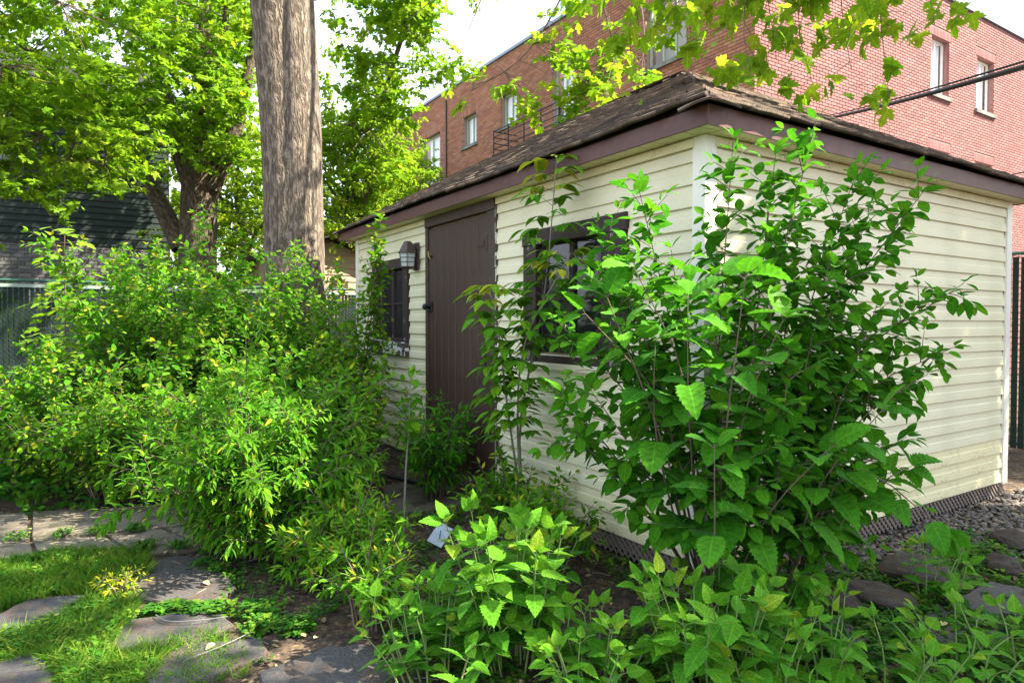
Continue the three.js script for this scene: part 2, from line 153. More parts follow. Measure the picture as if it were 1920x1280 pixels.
// ---------------------------------------------------------------- garden shed
const L = 5.529, D = 3.834, B0 = .12, TOP = 2.525;
const shed = thing('garden_shed', 'cream vinyl-sided garden shed with brown door and hipped shingle roof', 'shed');
{ seed(31);
  // dark inner shell with the openings cut out (keeps the inside dark)
  const wallShape = (w, holes) => { const s = new THREE.Shape(); s.moveTo(0, .02); s.lineTo(w, .02); s.lineTo(w, TOP); s.lineTo(0, TOP); s.closePath(); for (const [a, b, c, d] of holes) { const h = new THREE.Path(); h.moveTo(a, c); h.lineTo(a, d); h.lineTo(b, d); h.lineTo(b, c); h.closePath(); s.holes.push(h); } return new THREE.ExtrudeGeometry(s, { depth: .06, bevelEnabled: false }); };
  const WL = [-4.83, -4.08, 1.32, 2.09], WR = [-1.6, -.85, 1.27, 2.08];
  const fw = wallShape(L, [[WL[0] + L, WL[1] + L, WL[2], WL[3]], [WR[0] + L, WR[1] + L, WR[2], WR[3]]]);
  part('inner_wall', fw, M.dark, shed, [-L, 0, -.075]);
  const rw = wallShape(D - .14, []); rw.rotateY(Math.PI / 2); part('inner_wall', rw, M.dark, shed, [-.075, 0, -.08]);
  const lw = wallShape(D - .14, []); lw.rotateY(Math.PI / 2); part('inner_wall', lw, M.dark, shed, [-L + .01, 0, -.08]);
  part('inner_wall', wallShape(L, []), M.dark, shed, [-L, 0, -D + .02]);
  bx('inner_floor', [-L + .1, .02, -D + .1], [-.1, .06, -.1], M.dark, shed); bx('ceiling', [-L + .07, TOP - .03, -D + .1], [-.09, TOP + .01, -.09], M.dark, shed);
  // siding courses; front is interrupted by door and windows
  const N = 19, ch = (TOP - B0) / N, prof = [[-.012, 0], [.012, -.004], [.0145, 0], [.0125, .03], [.009, ch * .5], [.003, ch * .56], [-.001, ch], [-.012, ch]];
  const gaps = y => { const g = [[-3.52, -2.185]]; const c = y + ch / 2; if (c > 1.15 && c < 2.2) g.push([-4.97, -3.955]); if (c > 1.2 && c < 2.2) g.push([-1.775, -.605]); return g.sort((a, b) => a[0] - b[0]); };
  for (let i = 0; i < N; i++) { const y = B0 + i * ch; let x = -L + .06; const runs = []; for (const [a, b] of [...gaps(y), [-.06, 0]]) { runs.push([x, a]); x = b; }
    for (const [a, b] of runs) part('siding_plank', prism(prof, b - a), i < 2 ? M.sidingLow : M.siding, shed, [a, y + rr(-.0012, .0012), rr(-.001, .001)]);
    for (const [px, ry] of [[0, Math.PI / 2], [-L, -Math.PI / 2]]) part('siding_plank', prism(prof, D - .12), i < 3 ? M.sidingLow : M.siding, shed, [px + rr(-.001, .001), y + rr(-.0012, .0012), px ? -D + .06 : -.06], [0, ry, 0]);
    part('siding_plank', prism(prof, L - .12), M.siding, shed, [-.06, y, -D], [0, Math.PI, 0]); }
  // corner posts
  for (const [x, z, sx, sz] of [[0, 0, 1, 1], [0, -D, 1, -1], [-L, 0, -1, 1], [-L, -D, -1, -1]]) { const s = new THREE.Shape(), o = .022, w = .07; [[o, o], [-w, o], [-w, o - .018], [o - .018, o - .018], [o - .018, -w], [o, -w]].forEach(([a, b], i) => i ? s.lineTo(a, b) : s.moveTo(a, b)); s.closePath();
    const g = new THREE.ExtrudeGeometry(s, { depth: TOP - B0 + .02, bevelEnabled: false }); g.rotateX(-Math.PI / 2); const c = part('corner_post', g, M.post, shed, [x, B0 - .02, z]); c.rotation.y = sx > 0 ? (sz > 0 ? Math.PI / 2 * 3 + Math.PI / 2 * 0 : 0) : (sz > 0 ? Math.PI : Math.PI / 2); if (sx > 0 && sz > 0) c.rotation.y = -Math.PI / 2; }
  // top trim strip below the soffit
  bx('top_trim', [-L + .06, TOP - .055, .012], [-3.52, TOP - .004, .03], M.soffit, shed); bx('top_trim', [-2.185, TOP - .055, .012], [-.06, TOP - .004, .03], M.soffit, shed); bx('top_trim', [.012, TOP - .055, -D + .06], [.03, TOP - .004, -.06], M.soffit, shed);
  // soffit panels
  const oh = .165; const sof = .118;
  for (let x = -L - oh; x < oh - .02; x += sof) bx('soffit_panel', [x + .004, TOP + .003 + rr(-.001, .001), .0], [Math.min(x + sof - .004, oh - .01), TOP + .012, oh - .012], M.soffit, shed, .003);
  for (let z = -.005; z > -D - oh; z -= sof) { bx('soffit_panel', [.002, TOP + .003 + rr(-.001, .001), z - sof + .004], [oh - .012, TOP + .012, z - .004], M.soffit, shed, .003); bx('soffit_panel', [-L - oh + .012, TOP + .003, z - sof + .004], [-L - .002, TOP + .012, z - .004], M.soffit, shed, .003); }
  bx('soffit_panel', [-L - oh, TOP + .003, -D - oh + .012], [oh, TOP + .012, -D], M.soffit, shed);
  // fascia boards
  bx('fascia', [-L - oh, TOP - .004, oh - .012], [oh - .0125, TOP + .1, oh], M.fascia, shed, .003); bx('fascia', [oh - .012, TOP - .004, -D - oh], [oh, TOP + .1, oh + .001], M.fascia, shed, .003);
  bx('fascia', [-L - oh, TOP - .004, -D - oh + .002], [-L - oh + .012, TOP + .1, oh - .0125], M.fascia, shed, .003); bx('fascia', [-L - oh + .013, TOP - .004, -D - oh], [oh - .0125, TOP + .1, -D - oh + .012], M.fascia, shed, .003);
  // roof deck + shingles
  const eo = oh + .03, e0 = TOP + .098, run = D / 2 + eo, rise = 3.82 - e0, sl = Math.hypot(run, rise), ang = Math.atan2(rise, run), nc = 19, ex = sl / nc, cx0 = -L - eo, cx1 = eo, cz0 = -D - eo, cz1 = eo;
  { const a = [cx0 + .03, e0, cz1 - .03], b = [cx1 - .03, e0, cz1 - .03], c = [cx1 - .03, e0, cz0 + .03], d = [cx0 + .03, e0, cz0 + .03], r1 = [cx1 - run, e0 + rise - .03, -D / 2], r0 = [cx0 + run, e0 + rise - .03, -D / 2];
    const tri = [[a, b, r1], [a, r1, r0], [b, c, r1], [c, d, r0], [c, r0, r1], [d, a, r0], [a, c, b], [a, d, c]].flat(2); const g = new THREE.BufferGeometry(); g.setAttribute('position', new THREE.Float32BufferAttribute(tri, 3)); g.setAttribute('uv', new THREE.Float32BufferAttribute(tri.map((_, i) => 0).slice(0, tri.length / 3 * 2), 2)); g.computeVertexNormals(); part('roof_deck', g, M.dark, shed); }
  // shingle variants: slightly cupped tabs with a thick butt edge
  const tabs = []; for (let v = 0; v < 7; v++) { const nx = 6, ny = 3, P = [], U = [], I = [], cup = rr(.001, .0035), wv = rr(0, 6), off = rr(0, 5); const W = 1, H = ex + .06;
    const row = (dz, thick) => { for (let j = 0; j <= ny; j++) for (let i = 0; i <= nx; i++) { const x = i / nx - .5, t = j / ny; const edge = 1 - sm(0, .35, t); P.push(x * W, (t * H) - .005 * edge * Math.sin(x * 7 + wv), dz + edge * (cup * Math.sin(i / nx * Math.PI * 2 + wv) + cup * .6 + .006) + (1 - t) * .006 - thick); U.push(x * .34 + off, t * H + off); } };
    row(.024, 0); row(.0, .001); const k = (nx + 1) * (ny + 1); for (let j = 0; j < ny; j++) for (let i = 0; i < nx; i++) { const a = j * (nx + 1) + i, b = a + nx + 1; I.push(a, a + 1, b, b, a + 1, b + 1); I.push(k + a, k + b, k + a + 1, k + b, k + b + 1, k + a + 1); }
    for (let i = 0; i < nx; i++) I.push(i, k + i, i + 1, i + 1, k + i, k + i + 1); for (let j = 0; j < ny; j++) { const a = j * (nx + 1), b = a + nx + 1; I.push(a, b, k + a, b, k + b, k + a); const c = a + nx, d = b + nx; I.push(c, k + c, d, d, k + c, k + d); }
    const g = new THREE.BufferGeometry(); g.setAttribute('position', new THREE.Float32BufferAttribute(P, 3)); g.setAttribute('uv', new THREE.Float32BufferAttribute(U, 2)); g.setIndex(I); g.computeVertexNormals(); tabs.push(g); }
  const rest = [[], [], [], []]; let made = 0;
  const slope = (origin, ry, width, single) => { for (let k = 0; k < nc; k++) { const s0 = k * ex, inset = s0 * Math.cos(ang), w = width - 2 * inset; if (w < .05) break; let x = inset + (k % 2 ? -.14 : 0) + rr(-.05, 0); const sag = q => -.012 * Math.sin(q * 1.7 + 1) - .008 * Math.sin(q * 4.1);
      while (x < width - inset - .01) { const tw = rr(.27, .36), x0 = Math.max(x, inset - .03), x1 = Math.min(x + tw, width - inset + .03), cxx = (x0 + x1) / 2; x += tw; if (x1 - x0 < .03) continue;
        const o = new THREE.Object3D(); o.rotation.order = 'YXZ'; o.rotation.set(-(Math.PI / 2 - ang), ry, 0); const loc = V(cxx, e0 + (s0 - .02) * Math.sin(ang) + .008 + sag(cxx) * .6 + rr(0, .004), -(s0 - .02) * Math.cos(ang)); loc.applyAxisAngle(UP, ry); o.position.set(origin[0] + loc.x, loc.y, origin[1] + loc.z); o.scale.set((x1 - x0) * .992, 1, 1); o.rotation.z = rr(-.005, .005); o.updateMatrix(); const g = pick(tabs), mi = Math.floor(rnd() * 4);
        if (x0 < inset + ex + .1 || x1 > width - inset - ex - .1) { const gg = g.clone(), p = gg.attributes.position, sx = (x1 - x0) * .992; for (let q = 0; q < p.count; q++) { const ins = (s0 - .02 + p.getY(q)) * Math.cos(ang) - .004; p.setX(q, clamp(p.getX(q) * sx, ins - cxx, width - ins - cxx)); } gg.computeVertexNormals(); o.scale.x = 1; o.updateMatrix(); if (single && made < 300) { const m = part('shingle', gg, shingleM[mi], shed); m.position.copy(o.position); m.quaternion.copy(o.quaternion); made++; } else rest[mi].push(gg.applyMatrix4(o.matrix)); continue; }
        if (single && made < 300) { const m = part('shingle', g, shingleM[mi], shed); m.position.copy(o.position); m.quaternion.copy(o.quaternion); m.scale.copy(o.scale); made++; } else rest[mi].push(g.clone().applyMatrix4(o.matrix)); } } };
  slope([cx0, cz1], 0, cx1 - cx0, true); slope([cx1, cz1], Math.PI / 2, cz1 - cz0, true); slope([cx0, cz0], -Math.PI / 2, cz1 - cz0, false); slope([cx1, cz0], Math.PI, cx1 - cx0, false);
  rest.forEach((r, i) => { if (r.length) { const o = part('shingles', merge(r), shingleM[i], shed); o.userData.kind = 'stuff'; } });
  // hip and ridge caps: folded shingles, one per course
  const capG = []; for (let v = 0; v < 4; v++) { const P = [], U = [], I = [], nx = 8, c = rr(.004, .01); for (let j = 0; j < 2; j++) for (let i = 0; i <= nx; i++) { const q = i / nx * 2 - 1; P.push(q * .15, -Math.pow(Math.abs(q), 1.4) * .058 + (1 - j) * c, (.5 - j) * .22); U.push(q * .17, j * .2 + v); } for (let i = 0; i <= nx; i++) { const q = i / nx * 2 - 1; P.push(q * .15, -Math.pow(Math.abs(q), 1.4) * .058 - .006, .11); U.push(q * .17, .02); }
    const m = nx + 1; for (let i = 0; i < nx; i++) { I.push(i, i + 1, m + i, m + i, i + 1, m + i + 1); I.push(2 * m + i, 2 * m + i + 1, i, i, 2 * m + i + 1, i + 1); } const g = new THREE.BufferGeometry(); g.setAttribute('position', new THREE.Float32BufferAttribute(P, 3)); g.setAttribute('uv', new THREE.Float32BufferAttribute(U, 2)); g.setIndex(I); g.computeVertexNormals(); capG.push(g); }
  const caps = (a, b, n) => { for (let i = 0; i < n; i++) { const p = a.clone().lerp(b, (i + .5) / n), o = part('hip_cap', pick(capG), pick(shingleM), shed); o.position.copy(p); o.lookAt(p.clone().add(a).sub(b)); o.position.y += .02; o.scale.set(rr(.9, 1.08), 1, rr(1, 1.15)); } };
  const r1 = V(cx1 - run, e0 + rise, -D / 2), r0 = V(cx0 + run, e0 + rise, -D / 2); caps(V(cx1, e0, cz1), r1, 19); caps(V(cx0, e0, cz1), r0, 19); caps(V(cx1, e0, cz0), r1, 19); caps(V(cx0, e0, cz0), r0, 12); caps(r1, r0, 10);
  // lattice skirt below the siding
  const lat = M.lattice; for (const [len, org, ry] of [[L, [-L, 0, -.014], 0], [D, [0.004, 0, 0], Math.PI / 2]]) { 
    for (let i = 0; i < len / .055; i++) for (const d of [-1, 1]) { const o = part('lattice_slat', cbox(.018, .175, .006, .001), lat, shed); const s = i * .055 + .03; o.rotation.order = 'YXZ'; o.rotation.set(0, ry, d * .8); o.position.set(ry ? -.004 + d * .0035 : -L + s, .05, ry ? -s : -.004 + d * .0035); if (!ry) continue; } }
  // door
  const door = new THREE.Group(); door.name = 'door'; shed.add(door); door.userData.label = 'dark brown plank door';
  bx('inner_wall', [-3.5, .05, -.06], [-2.2, 2.45, -.012], M.dark, shed);
  const nb = 8, dx0 = -3.455, dx1 = -2.335; for (let i = 0; i < nb; i++) { const w = (dx1 - dx0) / nb; const p = bx('plank', [dx0 + i * w + .002, .16, -.008 + rr(0, .004)], [dx0 + (i + 1) * w - .002, 2.41, .02 + rr(0, .004)], M.door, door, .005); }
  for (const [x, y] of [[-2.36, 2.17], [-2.4, 1.17]]) { const h = new THREE.Shape(); h.moveTo(-.14, -.012); h.lineTo(0, -.03); h.lineTo(0, .03); h.lineTo(-.14, .012); h.closePath(); part('hinge', new THREE.ExtrudeGeometry(h, { depth: .006, bevelEnabled: false }), M.door, door, [x, y, .028]); bx('hinge', [x + .012, y - .06, .028], [x + .05, y + .06, .035], M.door, door); }
  bx('latch', [-3.45, 1.6, .026], [-3.37, 1.7, .036], M.iron, door); { const g = new THREE.LatheGeometry([[0, 0], [.02, 0], [.013, .02], [.013, .035], [.028, .045], [.03, .06], [.02, .072], [0, .074]].map(p => new THREE.Vector2(...p)), 16); g.rotateX(Math.PI / 2); part('knob', g, M.iron, door, [-3.41, 1.65, .036]); }
  bx('hook', [-3.44, 2.13, .026], [-3.37, 2.15, .045], M.iron, door); part('hook', tube([V(-3.38, 2.15, .045), V(-3.36, 2.19, .07), V(-3.35, 2.14, .075), V(-3.34, 2.11, .06)], () => .004, 6), std(lin(.5, .42, .12), { roughness: .4, metalness: .6 }), door);
  bx('jamb', [-3.515, .1, -.01], [-3.46, 2.43, .034], M.door, shed); bx('jamb', [-2.33, .1, -.01], [-2.195, 2.43, .03], M.door, shed); bx('edge_strip', [-2.194, .12, -.01], [-2.186, 2.46, .026], M.peel, shed, .001); bx('door_header', [-3.52, 2.432, -.01], [-2.19, TOP - .002, .04], M.door, shed);
  // windows
  const win = (x0, x1, y0, y1, fl, fr, ft, fb, rows, sill) => { const w = new THREE.Group(); w.name = 'window'; shed.add(w);
    bx('frame_board', [x0, y0, -.03], [x0 + fl, y1 - ft, .032], M.frame, w); bx('frame_board', [x1 - fr, y0, -.03], [x1, y1 - ft, .032], M.frame, w); bx('frame_board', [x0 - .008, y1 - ft + .001, -.03], [x1 + .012, y1, .038], M.frame, w); bx('frame_board', [x0 + fl, y0, -.03], [x1 - fr, y0 + fb, .024], M.frame, w);
    const a = x0 + fl, b = x1 - fr, c = y0 + fb, d = y1 - ft; const mx = (a + b) / 2; bx('muntin', [mx - .024, c, -.05], [mx + .024, d, -.012], M.frame, w); for (let r = 1; r < rows; r++) { const yy = c + (d - c) * r / rows; bx('muntin', [a, yy - .012, -.049], [mx - .025, yy + .012, -.014], M.frame, w); bx('muntin', [mx + .025, yy - .012, -.049], [b, yy + .012, -.014], M.frame, w); }
    for (let r = 0; r < rows; r++) for (const [p, q] of [[a, mx - .02], [mx + .02, b]]) { const o = part('pane', new THREE.PlaneGeometry(q - p, (d - c) / rows - .01), M.dirtyglass, w, [(p + q) / 2, c + (d - c) * (r + .5) / rows, -.034]); }
    return w; };
  const w1 = win(-4.95, -3.965, 1.3, 2.19, .12, .12, .11, .03, 2); { const s = bx('sill', [-5.03, 1.15, .012], [-3.95, 1.295, .06], M.peel, w1, .006); s.rotation.z = -.02; s.userData.label = 'weathered sill board with peeling white paint'; }
  { const g = new THREE.PlaneGeometry(.26, .5, 12, 8), p = g.attributes.position; for (let i = 0; i < p.count; i++) p.setZ(i, .012 * Math.sin(p.getX(i) * 70) + .006 * Math.sin(p.getY(i) * 23)); g.computeVertexNormals(); part('curtain', g, M.curtain, w1, [-4.27, 1.55, -.12]); }
  const w2 = win(-1.765, -.615, 1.2, 2.19, .17, .225, .115, .05, 2); bx('sill', [-1.78, 1.145, .005], [-.6, 1.196, .04], M.siding, w2, .006);
}
// wall lantern
{ const l = thing('wall_lantern', 'brown metal wall lantern with ribbed glass beside the shed door', 'lantern', [-3.74, 2.05, .018]);
  bx('back_plate', [-.06, -.02, 0], [.06, .26, .018], M.brown, l); const hex = (r0, r1, y0, y1, cz) => { const g = new THREE.CylinderGeometry(r1, r0, y1 - y0, 6, 1, true); g.translate(0, (y0 + y1) / 2, cz); return g; };
  const cap = new THREE.LatheGeometry([[.0, .27], [.03, .27], [.05, .255], [.098, .16], [.108, .155], [.108, .148], [.09, .146]].map(p => new THREE.Vector2(...p)), 6); cap.translate(0, 0, .1); const ng = cap.toNonIndexed(); ng.computeVertexNormals(); part('hood', ng, M.brown, l);
  const gl = hex(.072, .088, .015, .147, .1).toNonIndexed(); gl.computeVertexNormals(); part('glass', gl, M.frosted, l);
  for (let i = 0; i < 6; i++) { const a = i / 6 * Math.PI * 2; part('cage_bar', tube([V(Math.sin(a) * .075, .01, .1 + Math.cos(a) * .075), V(Math.sin(a) * .091, .15, .1 + Math.cos(a) * .091)], () => .0045, 5), M.brown, l); }
  for (const [y, r] of [[.058, .081], [.103, .0865], [.012, .076]]) { const g = new THREE.TorusGeometry(r, .0038, 5, 6); g.rotateX(Math.PI / 2); g.rotateY(Math.PI / 6); g.translate(0, y, .1); part('cage_ring', g, M.brown, l); }
  part('base', new THREE.CylinderGeometry(.076, .05, .02, 6), M.brown, l, [0, -.002, .1]); part('bulb', new THREE.SphereGeometry(.025, 12, 8), M.curtain, l, [0, .07, .1]); }

// ---------------------------------------------------------------- brick apartment building
{ seed(41); const XB = -5.94, ZB = -8.17, H = 9.75, X0 = -27, Z1 = -27; const b = thing('apartment_building', 'three-storey red brick apartment building behind the shed roof', 'building', [XB, 0, ZB]);
  const bw = .215, chh = .0705, bd = .1; const brickG = cbox(.203, .06, .06, .004), soldG = cbox(.06, .203, .06, .004);
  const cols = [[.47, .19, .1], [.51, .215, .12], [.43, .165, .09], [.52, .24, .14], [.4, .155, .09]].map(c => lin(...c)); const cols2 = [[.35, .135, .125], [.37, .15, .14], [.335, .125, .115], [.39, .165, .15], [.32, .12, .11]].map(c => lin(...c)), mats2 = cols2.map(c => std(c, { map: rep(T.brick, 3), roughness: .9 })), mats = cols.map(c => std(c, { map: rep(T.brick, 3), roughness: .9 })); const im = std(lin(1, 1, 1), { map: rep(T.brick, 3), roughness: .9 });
  // openings: [s0, s1, y0, y1] along the face (metres from the corner)
  const oF = [[13.55, 15.3, 6.2, 8.5, 'door'], [10.9, 11.8, 7.5, 8.52, 'win'], [8.45, 9.35, 7.57, 8.57, 'win'], [5.7, 6.65, 6.2, 8.65, 'door'], [1.75, 3.0, 7.35, 8.8, 'big'], [10.9, 11.8, 4.7, 5.72, 'win'], [8.45, 9.35, 4.7, 5.72, 'win'], [1.75, 3.0, 4.55, 6, 'big']];
  const oP = [[6.85, 7.75, 7.27, 8.7, 'cur'], [9.3, 10.3, 7.27, 8.7, 'cur'], [6.85, 7.8, 4.45, 5.88, 'cur'], [9.3, 10.3, 4.45, 5.88, 'cur'], [14, 15, 7.27, 8.7, 'cur']];
  const all = [];
  const face = (len, op, place, ry) => { const s = new THREE.Shape(); s.moveTo(0, 0); s.lineTo(len, 0); s.lineTo(len, H); s.lineTo(0, H); s.closePath(); for (const [a, c, y0, y1] of op) { const h = new THREE.Path(); h.moveTo(a, y0); h.lineTo(a, y1); h.lineTo(c, y1); h.lineTo(c, y0); h.closePath(); s.holes.push(h); }
    const rows = Math.floor((H - .02) / chh); for (let r = 0; r < rows; r++) { const y = (r + .5) * chh; let x = (r % 2 ? -bw / 2 : 0) + .0; while (x < len) { const x0 = Math.max(x, 0), x1 = Math.min(x + bw, len), c = (x0 + x1) / 2; x += bw; let ok = x1 - x0 > .05; let a0 = x0, a1 = x1; for (const [a, d, y0, y1, k] of op) { if (y > y0 && y < y1) { if (a0 >= a - .005 && a1 <= d + .005) ok = false; else if (a0 < a && a1 > a) a1 = a; else if (a0 < d && a1 > d) a0 = d; } if (y > y1 - .03 && y < y1 + .24) { const e = a - .1, f = d + .1; if (a0 >= e - .005 && a1 <= f + .005) ok = false; else if (a0 < e && a1 > e) a1 = e; else if (a0 < f && a1 > f) a0 = f; } }
        if (ok && a1 - a0 > .03) all.push({ p: place((a0 + a1) / 2, y), ry, sc: (a1 - a0 - .012) / .203, g: brickG }); } }
    for (const [a, d, y0, y1] of op) { const n = Math.round((d - a + .2) / .072), w = (d - a + .2) / n; for (let i = 0; i < n; i++) all.push({ p: place(a - .1 + (i + .5) * w, y1 + .107), ry, sc: 1, g: soldG }); }
    return new THREE.ExtrudeGeometry(s, { depth: .25, bevelEnabled: false }); };
  // front face (towards +z): s runs to -x ; side face (towards +x): s runs to -z
  const gF = face(XB - X0, oF, (s, y) => V(-s, y, -.028), 0); gF.scale(-1, 1, 1); gF.index || 0; { const m = gF.attributes.position, n = gF.attributes.normal; for (let i = 0; i < m.count; i += 3) for (const at of [m, n, gF.attributes.uv]) { const k = at.itemSize; for (let q = 0; q < k; q++) { const t = at.array[(i + 1) * k + q]; at.array[(i + 1) * k + q] = at.array[(i + 2) * k + q]; at.array[(i + 2) * k + q] = t; } } gF.computeVertexNormals(); }
  part('wall', gF, M.mortar, b, [-.012, 0, -.26]);
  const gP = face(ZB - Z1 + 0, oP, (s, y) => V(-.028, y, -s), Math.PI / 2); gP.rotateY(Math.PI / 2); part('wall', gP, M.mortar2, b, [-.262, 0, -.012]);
  const core = bx('core', [X0 - XB, .05, Z1 - ZB], [-.9, H - .2, -.9], std(lin(.4, .38, .34)), b);
  all.forEach(o => { o.k = shown(V(o.p.x + XB, o.p.y, o.p.z + ZB), .2) * (o.p.y > 5.2 ? 1 : .01); }); all.sort((p, q) => q.k - p.k);
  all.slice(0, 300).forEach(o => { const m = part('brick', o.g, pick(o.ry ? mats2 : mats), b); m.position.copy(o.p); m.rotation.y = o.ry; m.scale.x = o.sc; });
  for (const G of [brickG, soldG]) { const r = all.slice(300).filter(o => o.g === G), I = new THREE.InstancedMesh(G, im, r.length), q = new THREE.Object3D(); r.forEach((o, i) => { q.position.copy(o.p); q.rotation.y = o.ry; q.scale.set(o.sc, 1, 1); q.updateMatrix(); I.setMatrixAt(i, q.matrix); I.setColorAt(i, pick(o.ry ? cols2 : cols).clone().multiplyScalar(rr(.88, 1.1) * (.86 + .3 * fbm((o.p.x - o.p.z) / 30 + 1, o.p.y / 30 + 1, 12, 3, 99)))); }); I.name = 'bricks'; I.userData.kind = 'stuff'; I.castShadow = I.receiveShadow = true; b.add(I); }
  bx('coping', [X0 - XB, H, -.3], [.06, H + .09, .06], M.flashing, b); bx('coping', [-.3, H + .001, Z1 - ZB], [.061, H + .091, -.301], M.flashing, b);
  bx('drain_pipe', [-13.06, 3, .0], [-13.0, H - .3, .06], M.brown, b);
  const unit = (o, F) => { const [a, d, y0, y1, kind] = o; const w = new THREE.Group(); w.name = kind === 'door' ? 'balcony_door' : 'window'; b.add(w); if (F) { w.position.set(-(a + d) / 2, y0, 0); } else { w.position.set(0, y0, -(a + d) / 2); w.rotation.y = Math.PI / 2; }
    const W = d - a, h = y1 - y0, fm = F ? M.greenframe : M.white, f = .06, z = -.14; bx('frame', [-W / 2, 0, z - .05], [-W / 2 + f, h, z], fm, w); bx('frame', [W / 2 - f, 0, z - .05], [W / 2, h, z], fm, w); bx('frame', [-W / 2 + f, h - f, z - .05], [W / 2 - f, h, z], fm, w); bx('frame', [-W / 2 + f, 0, z - .05], [W / 2 - f, f, z], fm, w);
    const cells = kind === 'door' ? 2 : kind === 'big' ? 3 : 2; for (let i = 0; i < cells; i++) { const u0 = -W / 2 + f + (W - 2 * f) * i / cells, u1 = -W / 2 + f + (W - 2 * f) * (i + 1) / cells; if (i) bx('mullion', [u0 - .025, f, z - .045], [u0 + .025, h - f, z - .002], fm, w);
      part('pane', new THREE.PlaneGeometry(u1 - u0 - .03, h - 2 * f), M.glass, w, [(u0 + u1) / 2, h / 2, z - .03]); if (kind === 'door') { bx('door_panel', [u0 + .03, f, z - .046], [u1 - .03, .75, z - .012], fm, w); } }
    part('backing', cbox(W, h, .02), std(lin(.4, .38, .34)), w, [0, h / 2, -.6]);
    if (kind !== 'big') { const cw = kind === 'door' ? W * .45 : W * .9, g = new THREE.PlaneGeometry(cw, h * .94, 30, 1), p = g.attributes.position; for (let i = 0; i < p.count; i++) p.setZ(i, .02 * Math.sin(p.getX(i) * 55)); g.computeVertexNormals(); part('curtain', g, std(lin(.82, .84, .87), { side: THREE.DoubleSide }), w, [kind === 'cur' ? -W * .03 : 0, h / 2, -.23]); }
    if (kind !== 'door') bx('sill', [-W / 2 - .1, -.1, -.06], [W / 2 + .1, -.001, .06], M.stonesill, w); };
  oF.forEach(o => unit(o, true)); oP.forEach(o => unit(o, false));
  // balconies
  for (const [a, d] of [[13.2, 15.7], [5.1, 8.3]]) { const k = new THREE.Group(); k.name = 'balcony'; b.add(k); bx('floor', [-d, 6.08, .06], [-a, 6.2, .95], M.stonesill, k); for (let i = 0; i < 5; i++) { const y = 6.38 + i * .17; bx('rail', [-d, y, .9], [-a, y + .022, .925], M.iron, k, .002); bx('rail', [-d, y, .06], [-d + .022, y + .022, .9], M.iron, k, .002); bx('rail', [-a - .022, y, .06], [-a, y + .022, .9], M.iron, k, .002); } for (let i = 0; i <= 4; i++) { const x = -d + (d - a - .025) * i / 4; bx('baluster', [x, 6.2, .897], [x + .025, 7.1, .928], M.iron, k, .002); } }
}
{ const p = thing('planter_box', 'small black planter box with grass on the far balcony railing', 'planter', [-19.9, 6.85, -7.2]); bx('box', [-.42, 0, -.09], [.42, .2, .09], M.iron, p); seed(43); const gs = []; for (let i = 0; i < 40; i++) { const x = rr(-.4, -.05); gs.push(tube([V(x, .18, rr(-.06, .06)), V(x + rr(-.1, .1), .4, rr(-.1, .1)), V(x + rr(-.2, .2), rr(.4, .6), rr(-.15, .15))], t => .006 * (1 - t) + .001, 3, 3)); } const o = part('grass', merge(gs), std(lin(.1, .22, .03)), p); o.userData.kind = 'stuff'; }

// ---------------------------------------------------------------- fences
function slatFence(o, a, b, h, sp, sw, railM, n0 = 0, top = 'rail') { const len = Math.hypot(b[0] - a[0], b[1] - a[1]), ang = Math.atan2(-(b[1] - a[1]), b[0] - a[0]); o.position.set(a[0], 0, a[1]); o.rotation.y = ang; const n = Math.floor(len / sp);
  for (let i = 0; i < n; i++) { const s = part('slat', cbox(sw, h - .1 + (top ? 0 : .05), .012, .003), M.fencegreen, o, [i * sp + sp / 2, h / 2 - .02 + rr(-.006, .006), rr(-.004, .004)]); s.rotation.y = rr(-.12, .12); s.rotation.z = rr(-.004, .004); }
  for (let x = 0; x <= len; x += 2.4) { const g = new THREE.CylinderGeometry(.03, .03, h + .02, 12); part('post', g, railM, o, [x, h / 2, -.05]); }
  for (const y of [h, .06]) { const g = new THREE.CylinderGeometry(.022, .022, len, 10); g.rotateZ(Math.PI / 2); part('rail', g, railM, o, [len / 2, y, -.03]); } return { len, n }; }
function mesh(o, len, h, sp, th, z) { const gs = []; const m = .052; for (let x = -h; x < len; x += m * 1.414) for (const d of [1, -1]) { let x0 = x, x1 = x + h, y0 = 0, y1 = h; if (x0 < 0) { y0 = -x0; x0 = 0; } if (x1 > len) { y1 = h - (x1 - len); x1 = len; } if (y1 <= y0) continue; const A = d > 0 ? [x0, y0] : [len - x0, y0], B = d > 0 ? [x1, y1] : [len - x1, y1]; gs.push(tube([V(A[0], A[1], z + d * .002), V(B[0], B[1], z + d * .002)], () => th, 4, 1)); } const g = part('wire_mesh', merge(gs), M.wire, o); g.userData.kind = 'stuff'; }
{ seed(51); const f = thing('slat_fence', 'dark green chain-link fence with vertical privacy slats behind the shrubs', 'fence'); const r = slatFence(f, [-9.75, 6.6], [-9.75, -5.2], 2.13, .066, .05, M.fencerail); mesh(f, r.len, 2.1, .05, .0016, .016);
  const t = part('top_band', cbox(r.len, .05, .006, .001), std(lin(.2, .26, .22), { roughness: .5 }), f, [r.len / 2, 2.05, .022]);
  const f2 = thing('slat_fence', 'grey-green slatted chain-link fence behind the far end of the shed', 'fence'); const q = slatFence(f2, [-4.2, -6.42], [4.5, -6.42], 2.32, .078, .062, M.fencerail, 0, ''); mesh(f2, q.len, 2.3, .05, .0022, .02); }

